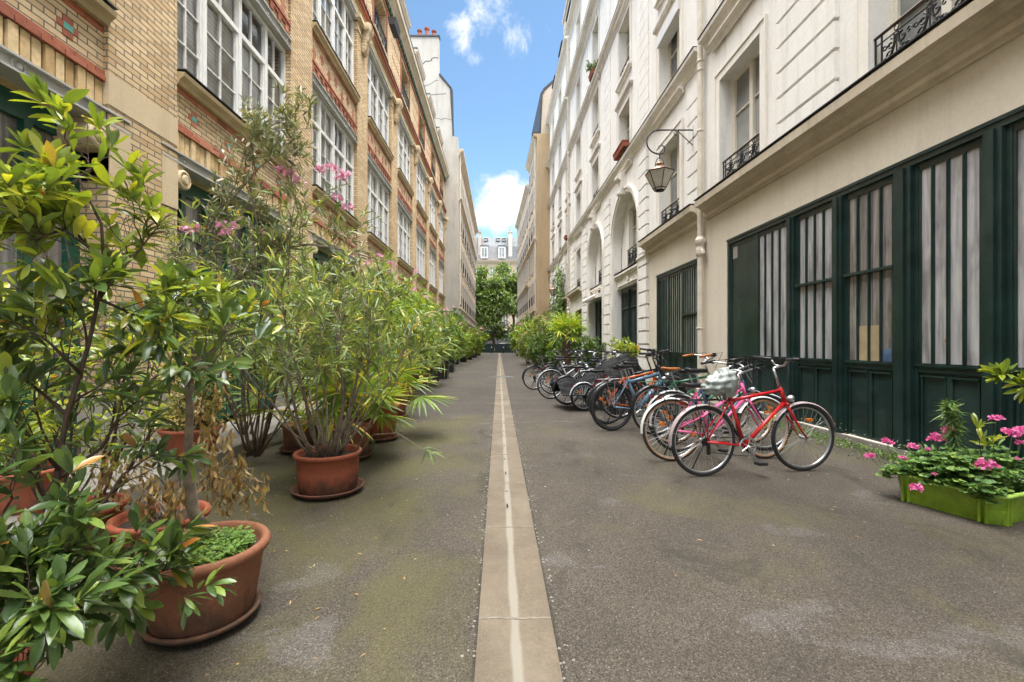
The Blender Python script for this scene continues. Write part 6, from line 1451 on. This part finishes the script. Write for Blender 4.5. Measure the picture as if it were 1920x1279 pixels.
bicycle('silver bicycle with black saddle second from the far end of the row', (1.35, 11.5), R(12), 'silver_paint', 'mixte', 'swept', .335, mudm='black_paint', sh=.95, barh=1.03)
bicycle('blue-framed bicycle behind the basket bicycle near the far end', (2.2, 11.3), R(6), 'blue_paint', 'diamond', 'flat', .335, mudm='black_paint', sh=.93, barh=1.0, steer=5)
bicycle('black bicycle with orange pedal reflector at the far end of the row', (.97, 12.6), R(18), 'black_paint', 'diamond', 'swept', .33, mudm='black_paint', sh=.9, barh=1.0, steer=-10)
bicycle('black upright bicycle beside the last one at the far end of the row', (1.5, 13.1), R(15), 'black_paint', 'step', 'swept', .33, mudm='black_paint', sh=.92, barh=1.05, basket=True)
bicycle('black mountain bicycle squeezed between the black hybrid and the covered ones', (2.1, 8.25), R(7), 'black_paint', 'diamond', 'riser', .335, rim='blackplastic', sh=.9, mudm='black_paint', steer=9, barh=1.05, lamp=False)
bicycle('black bicycle behind the cover with its bars against the white pier', (2.5, 9.3), R(5), 'black_paint', 'mixte', 'flat', .335, sh=.95, mudm='black_paint', steer=-14, barh=1.08)
bicycle('dark blue bicycle between the silver one and the far end', (1.8, 12.0), R(9), 'darkblue_paint', 'diamond', 'swept', .335, sh=.93, mudm='black_paint', steer=12, barh=1.04, basket=True)
bicycle('black bicycle leaning near the rhododendron pot', (2.45, 12.5), R(3), 'black_paint', 'diamond', 'flat', .335, sh=.95, mudm='black_paint', steer=-6, barh=1.06)
# black cover thrown over the two small bicycles
r_ = random.Random(2); o = empty('bicycle_cover', (1.55, 9.0, 0), R(10), 'black fabric cover draped over two small bicycles in the middle of the row', 'cover')
nu, nv = 56, 40; vs = []
def ridge(u):
    pts = [(0, .52), (.12, .60), (.25, .56), (.42, .70), (.58, .92), (.72, 1.02), (.84, 1.06), (.94, .98), (1, .84)]
    for (a, ha), (b_, hb_) in zip(pts, pts[1:]):
        if u <= b_: t = (u-a)/(b_-a); t = t*t*(3-2*t); return ha+(hb_-ha)*t
    return pts[-1][1]
for i in range(nu+1):
    u = i/nu; x = -.42+1.72*u; h = ridge(u)
    for j in range(nv+1):
        v = j/nv*2-1; wdt = .42+.12*math.sin(u*PI); y = v*wdt*(.9+.1*math.sin(u*13)); drop = (.34+.06*math.sin(u*17+v*2)+.08*math.sin(u*7))*abs(v)**1.7*(1.25 if v < 0 else 1)
        z = h-drop+.020*math.sin(u*38+v*9+2*math.sin(v*5))*(abs(v)+.15)+.014*math.sin(v*26+u*15)+.012*math.sin(u*70-v*14)*abs(v)
        z += -.06*math.sin(PI*abs(v))*(.5+.5*math.sin(u*12))
        vs.append((x, y, max(z, .3)))
mb = MB(); mb.add(vs, [(i*(nv+1)+j, (i+1)*(nv+1)+j, (i+1)*(nv+1)+j+1, i*(nv+1)+j+1) for i in range(nu) for j in range(nv)]); mb.build('fabric', M['fabric'], o, smooth=True)
mb = MB(); mb.tube([vs[i*(nv+1)] for i in range(nu+1)], .008, 5); mb.tube([vs[i*(nv+1)+nv] for i in range(nu+1)], .008, 5); mb.build('hem', M['fabric'], o, smooth=True)
# plastic bag over the saddle
mb = MB(); vs = []; n1, n2 = 26, 30
for i in range(n1+1):
    th = PI*i/n1
    for j in range(n2):
        a = 2*PI*j/n2; rr_ = 1+.11*math.sin(a*7+th*5)+.09*math.sin(a*3-th*9)+.05*math.sin(a*17+th*13); vs.append((.165*rr_*math.sin(th)*math.cos(a), .10*rr_*math.sin(th)*math.sin(a), .095*rr_*math.cos(th)+(.03*math.cos(a)) - (.09 if (math.cos(a) > .5 and th > 1.7) else 0)))
mb.add(vs, [(i*n2+j, i*n2+(j+1) % n2, (i+1)*n2+(j+1) % n2, (i+1)*n2+j) for i in range(n1) for j in range(n2)])
o = mb.build('plastic_bag', M['bag'], None, smooth=True, loc=(2.145, 4.41, .905)); tag(o, 'crumpled grey plastic bag wrapped over the saddle of the red bicycle', 'bag'); o.rotation_euler = (0, R(-8), R(9))

# ------------------------------------------------------------ wall lanterns
def lantern(label, y, z, out_=.95, s=1.0):
    o = empty('wall_lantern', (XR, y, z), 0, label, 'lantern', 'wall lanterns on scrolled iron brackets')
    b_ = MB(); b_.box(-.055, -.0, -.02, .02, -.46*s, .10*s); b_.tube([(-.06, 0, .12*s), (-.06, 0, -.50*s)], .014, 6)
    X0 = -out_
    pts = [(-.03, 0, 0), (X0+.10, 0, 0)]+[(X0+.10-.30*s*math.sin(t), 0, -.28*s+.28*s*math.cos(t)) for t in [k*PI/14 for k in range(1, 15)]]
    ex = pts[-1]; pts += [(X0+.10+.14*s-.14*s*math.cos(t)-.0, 0, ex[2]+.0+.13*s*math.sin(t)) for t in []]
    b_.tube(pts, .017, 8)
    c = (X0+.12*s, 0, -.43*s); sp_ = [(c[0]+.13*s*(1-.06*k)*math.cos(-PI/2+k*.42), 0, c[1*2]+.13*s*(1-.06*k)*math.sin(-PI/2+k*.42)) for k in range(12)]
    b_.tube(sp_, [.016, .009], 7)
    b_.tube([(-.42*s-.0, 0, -.03*s), (-.05, 0, -.38*s)], .011, 6)
    c = (-.47*s, 0, -.085*s); b_.tube([(c[0]+.055*s*(1-.04*k)*math.cos(PI/3+k*.5), 0, c[2]+.055*s*(1-.04*k)*math.sin(PI/3+k*.5)) for k in range(11)], .009, 6)
    b_.build('bracket', M['iron'], o)
    hx = X0+.10; top = -.56*s; L_ = MB(); L_.tube([(hx, 0, top), (hx, 0, top-.10*s)], .014, 6)
    L_.tube([(hx+.10*s*math.sin(t)*1.0, 0, top-.26*s+.17*s*math.cos(t)) for t in [k*PI/12-PI/2*1.15 for k in range(15)]], .009, 6); L_.build('hanger', M['iron'], o)
    cp = MB(); cp.lathe([(0, -.18*s), (.045*s, -.185*s), (.075*s, -.225*s), (.085*s, -.235*s), (.03*s, -.245*s), (.045*s, -.29*s), (.11*s, -.30*s), (.19*s, -.35*s), (.225*s, -.41*s), (.23*s, -.43*s), (0, -.43*s)], (hx, 0, top), 24); cp.build('copper_cap', M['copper'], o, smooth=True)
    zt, zb = top-.43*s, top-.80*s; rt_, rb_ = .325*s, .148*s; F1 = MB(); G = MB(); V6 = [(math.cos(k*PI/3+.5), math.sin(k*PI/3+.5)) for k in range(6)]
    for k in range(6):
        a, c_ = V6[k], V6[(k+1) % 6]
        A, B_, C_, D_ = (hx+a[0]*rt_, a[1]*rt_, zt), (hx+c_[0]*rt_, c_[1]*rt_, zt), (hx+c_[0]*rb_, c_[1]*rb_, zb), (hx+a[0]*rb_, a[1]*rb_, zb)
        F1.tube([A, B_], .014, 6); F1.tube([A, D_], .010, 6); F1.tube([D_, C_], .011, 6); G.quad(A, B_, C_, D_)
        E, E2 = (hx+a[0]*rb_*.8, a[1]*rb_*.8, zb-.05*s), (hx+c_[0]*rb_*.8, c_[1]*rb_*.8, zb-.05*s); F1.tube([E, E2], .007, 5); F1.tube([D_, E], .007, 5); G.quad(D_, C_, E2, E)
        F1.add([A, B_, (hx, 0, zt+.06*s)], [(0, 1, 2)])
    F1.build('lantern_frame', M['iron'], o); G.build('glass_panes', M['lampglass'], o)
    return o
lantern('copper-capped lantern hanging from the scrolled bracket beside the near downpipe', 10.62, 6.26)
lantern('small far lantern hanging beside the climbing vine', 31.4, 6.0, .95)
# flower boxes on the white facade
def fbox(label, y, z, l=.62, x=XR-.12):
    o = empty('window_box', (x, y, z), 0, label, 'flower box'); t = MB()
    t.prism([(-.10, 0), (.10, 0), (.13, .2), (-.13, .2)], 'y', -l/2, l/2); t.box(-.145, .145, -l/2-.015, l/2+.015, .18, .215); t.build('trough', M['terra'], o)
    t = MB(); t.box(-.12, .12, -l/2+.02, l/2-.02, .19, .222); t.build('soil', M['soil'], o); return o
fbox('pair of terracotta window boxes, the far one, on the third visible window row', 16.35, 8.25); fbox('pair of terracotta window boxes, the near one, on the third visible window row', 17.05, 8.25)
fbox('small terracotta window box high on the white facade with a green plant', 21.75, 14.0, .7)
fbox('tiny terracotta window box far down the white facade', 30.2, 8.2)
plant('window_box_plant', 'small green plant growing in the high terracotta window box', 'plant', (XR-.12, 21.75, 14.2), .5, .4, 8, (.12, .06), 'darkivy', 'twig', 140, 160, 0, start=.1)
t = MB(); t.prism([(XL+.42, 11.95), (XL+.62, 11.95), (XL+.66, 12.2), (XL+.38, 12.2)], 'y', 13.0-.4+2.6, 13.4-.4+2.9)
o = empty('balcony_box', (XL+.3, 15.3, 12.0), 0, 'black flower box hanging on the top floor railing of the brick building', 'flower box'); t.v = [(a-o.location.x, b_-o.location.y, c-o.location.z) for a, b_, c in t.v]; t.build('trough', M['blackplastic'], o)

# ------------------------------------------------------------ gate and street beyond
g = empty('green_gate', (-.6, 62.3, 0), 0, 'low solid dark green double gate closing the end of the alley', 'gate')
for s in (-1, 1):
    t = MB(); a, b_ = (-2.35, -.02) if s < 0 else (.02, 2.6); t.box(a, b_, -.03, .03, .06, 1.22)
    for k in range(5): x = a+(b_-a)*(k+.5)/5; t.box(x-.2, x+.2, -.045, -.03, .16, 1.12)
    t.box(a, b_, -.05, .05, 1.22, 1.27); t.build('gate_leaf', M['green'], g)
for x in (-1.0, .62):
    p = empty('gate_bollard', (x-.0, 61.6, 0), 0, 'dark metal post with white bands '+('left' if x < 0 else 'right')+' of the gutter end', 'bollard'); t = MB(); t.lathe([(0, 0), (.09, 0), (.07, .06), (.06, 1.0), (.05, 1.05), (0, 1.12)], (0,0,0), 10); t.build('post', M['iron'], p); t = MB(); t.lathe([(.066, .2), (.066, .35), (.06, .35)], (0,0,0), 10); t.lathe([(.066, .75), (.066, .9), (.06, .9)], (0,0,0), 10); t.build('white_band', M['winwhite'], p)
for (x, lb) in ((-1.75, 'left'), (2.2, 'right')):
    p = empty('gate_post', (x-1.2 if x < 0 else x, 62.3, 0), 0, 'tall dark post at the '+lb+' end of the low green gate', 'post'); t = MB(); t.box(-.08, .08, -.08, .08, 0, 2.9); t.box(-.11, .11, -.11, .11, 2.9, 3.0); t.build('post', M['iron'], p)
def car(label, x, y):
    o = empty('parked_car', (x, y, 0), 0, label, 'car')
    pr = [(-2.1, .35), (-2.1, .75), (-2.0, .88), (-1.3, .95), (-.75, 1.38), (-.4, 1.46), (.7, 1.46), (1.1, 1.36), (1.65, .98), (2.05, .85), (2.15, .6), (2.15, .35)]
    t = MB(); t.prism(pr, 'y', -.85, .85); t.build('body', M['carpaint'], o)
    t = MB()
    for q in ([(-1.15, .97), (-.72, 1.33), (-.05, 1.38), (-.05, .97)], [(.03, .97), (.03, 1.38), (.68, 1.38), (1.02, 1.30), (1.4, .97)]): t.prism(q, 'y', -.856, -.85)
    t.build('side_window', M['carglass'], o)
    for wx in (-1.3, 1.35):
        t = MB(); t.lathe([(0, -.12), (.30, -.12), (.33, -.08), (.33, .08), (.30, .12), (0, .12)], (wx, -.78, .33), 20, axis='y'); w_ = t.build('wheel', M['tyre'], o); t = MB(); t.lathe([(0, -.13), (.2, -.128), (.2, -.118), (0, -.118)], (wx, -.78, .33), 16, axis='y'); t.build('hubcap', M['alloy'], w_)
    t = MB(); t.box(-2.115, -2.09, -.8, -.45, .62, .78); t.build('headlight', M['winwhite'], o)
car('white car parked across the street, seen over the middle of the gate', .9, 81.5); car('white car parked across the street, seen at the left end of the gate', -4.2, 81.5)
o = empty('street_sign', (-1.55, 80, 0), 0, 'round red and yellow sign hanging by the dark shopfront across the street', 'sign'); t = MB(); t.tube([(0, 0, 0), (0, 0, 3.4)], .04, 6); t.build('pole', M['iron'], o); t = MB(); t.lathe([(0, -.03), (.3, -.03), (.3, .03), (0, .03)], (.1, 0, 2.75), 18, axis='y'); t.build('disc', M['red_paint'], o); t = MB(); t.lathe([(0, -.035), (.17, -.035), (.17, -.031), (0, -.031)], (-.05, 0, 2.75), 14, axis='y'); t.build('yellow_spot', M['yellow_paint'], o)
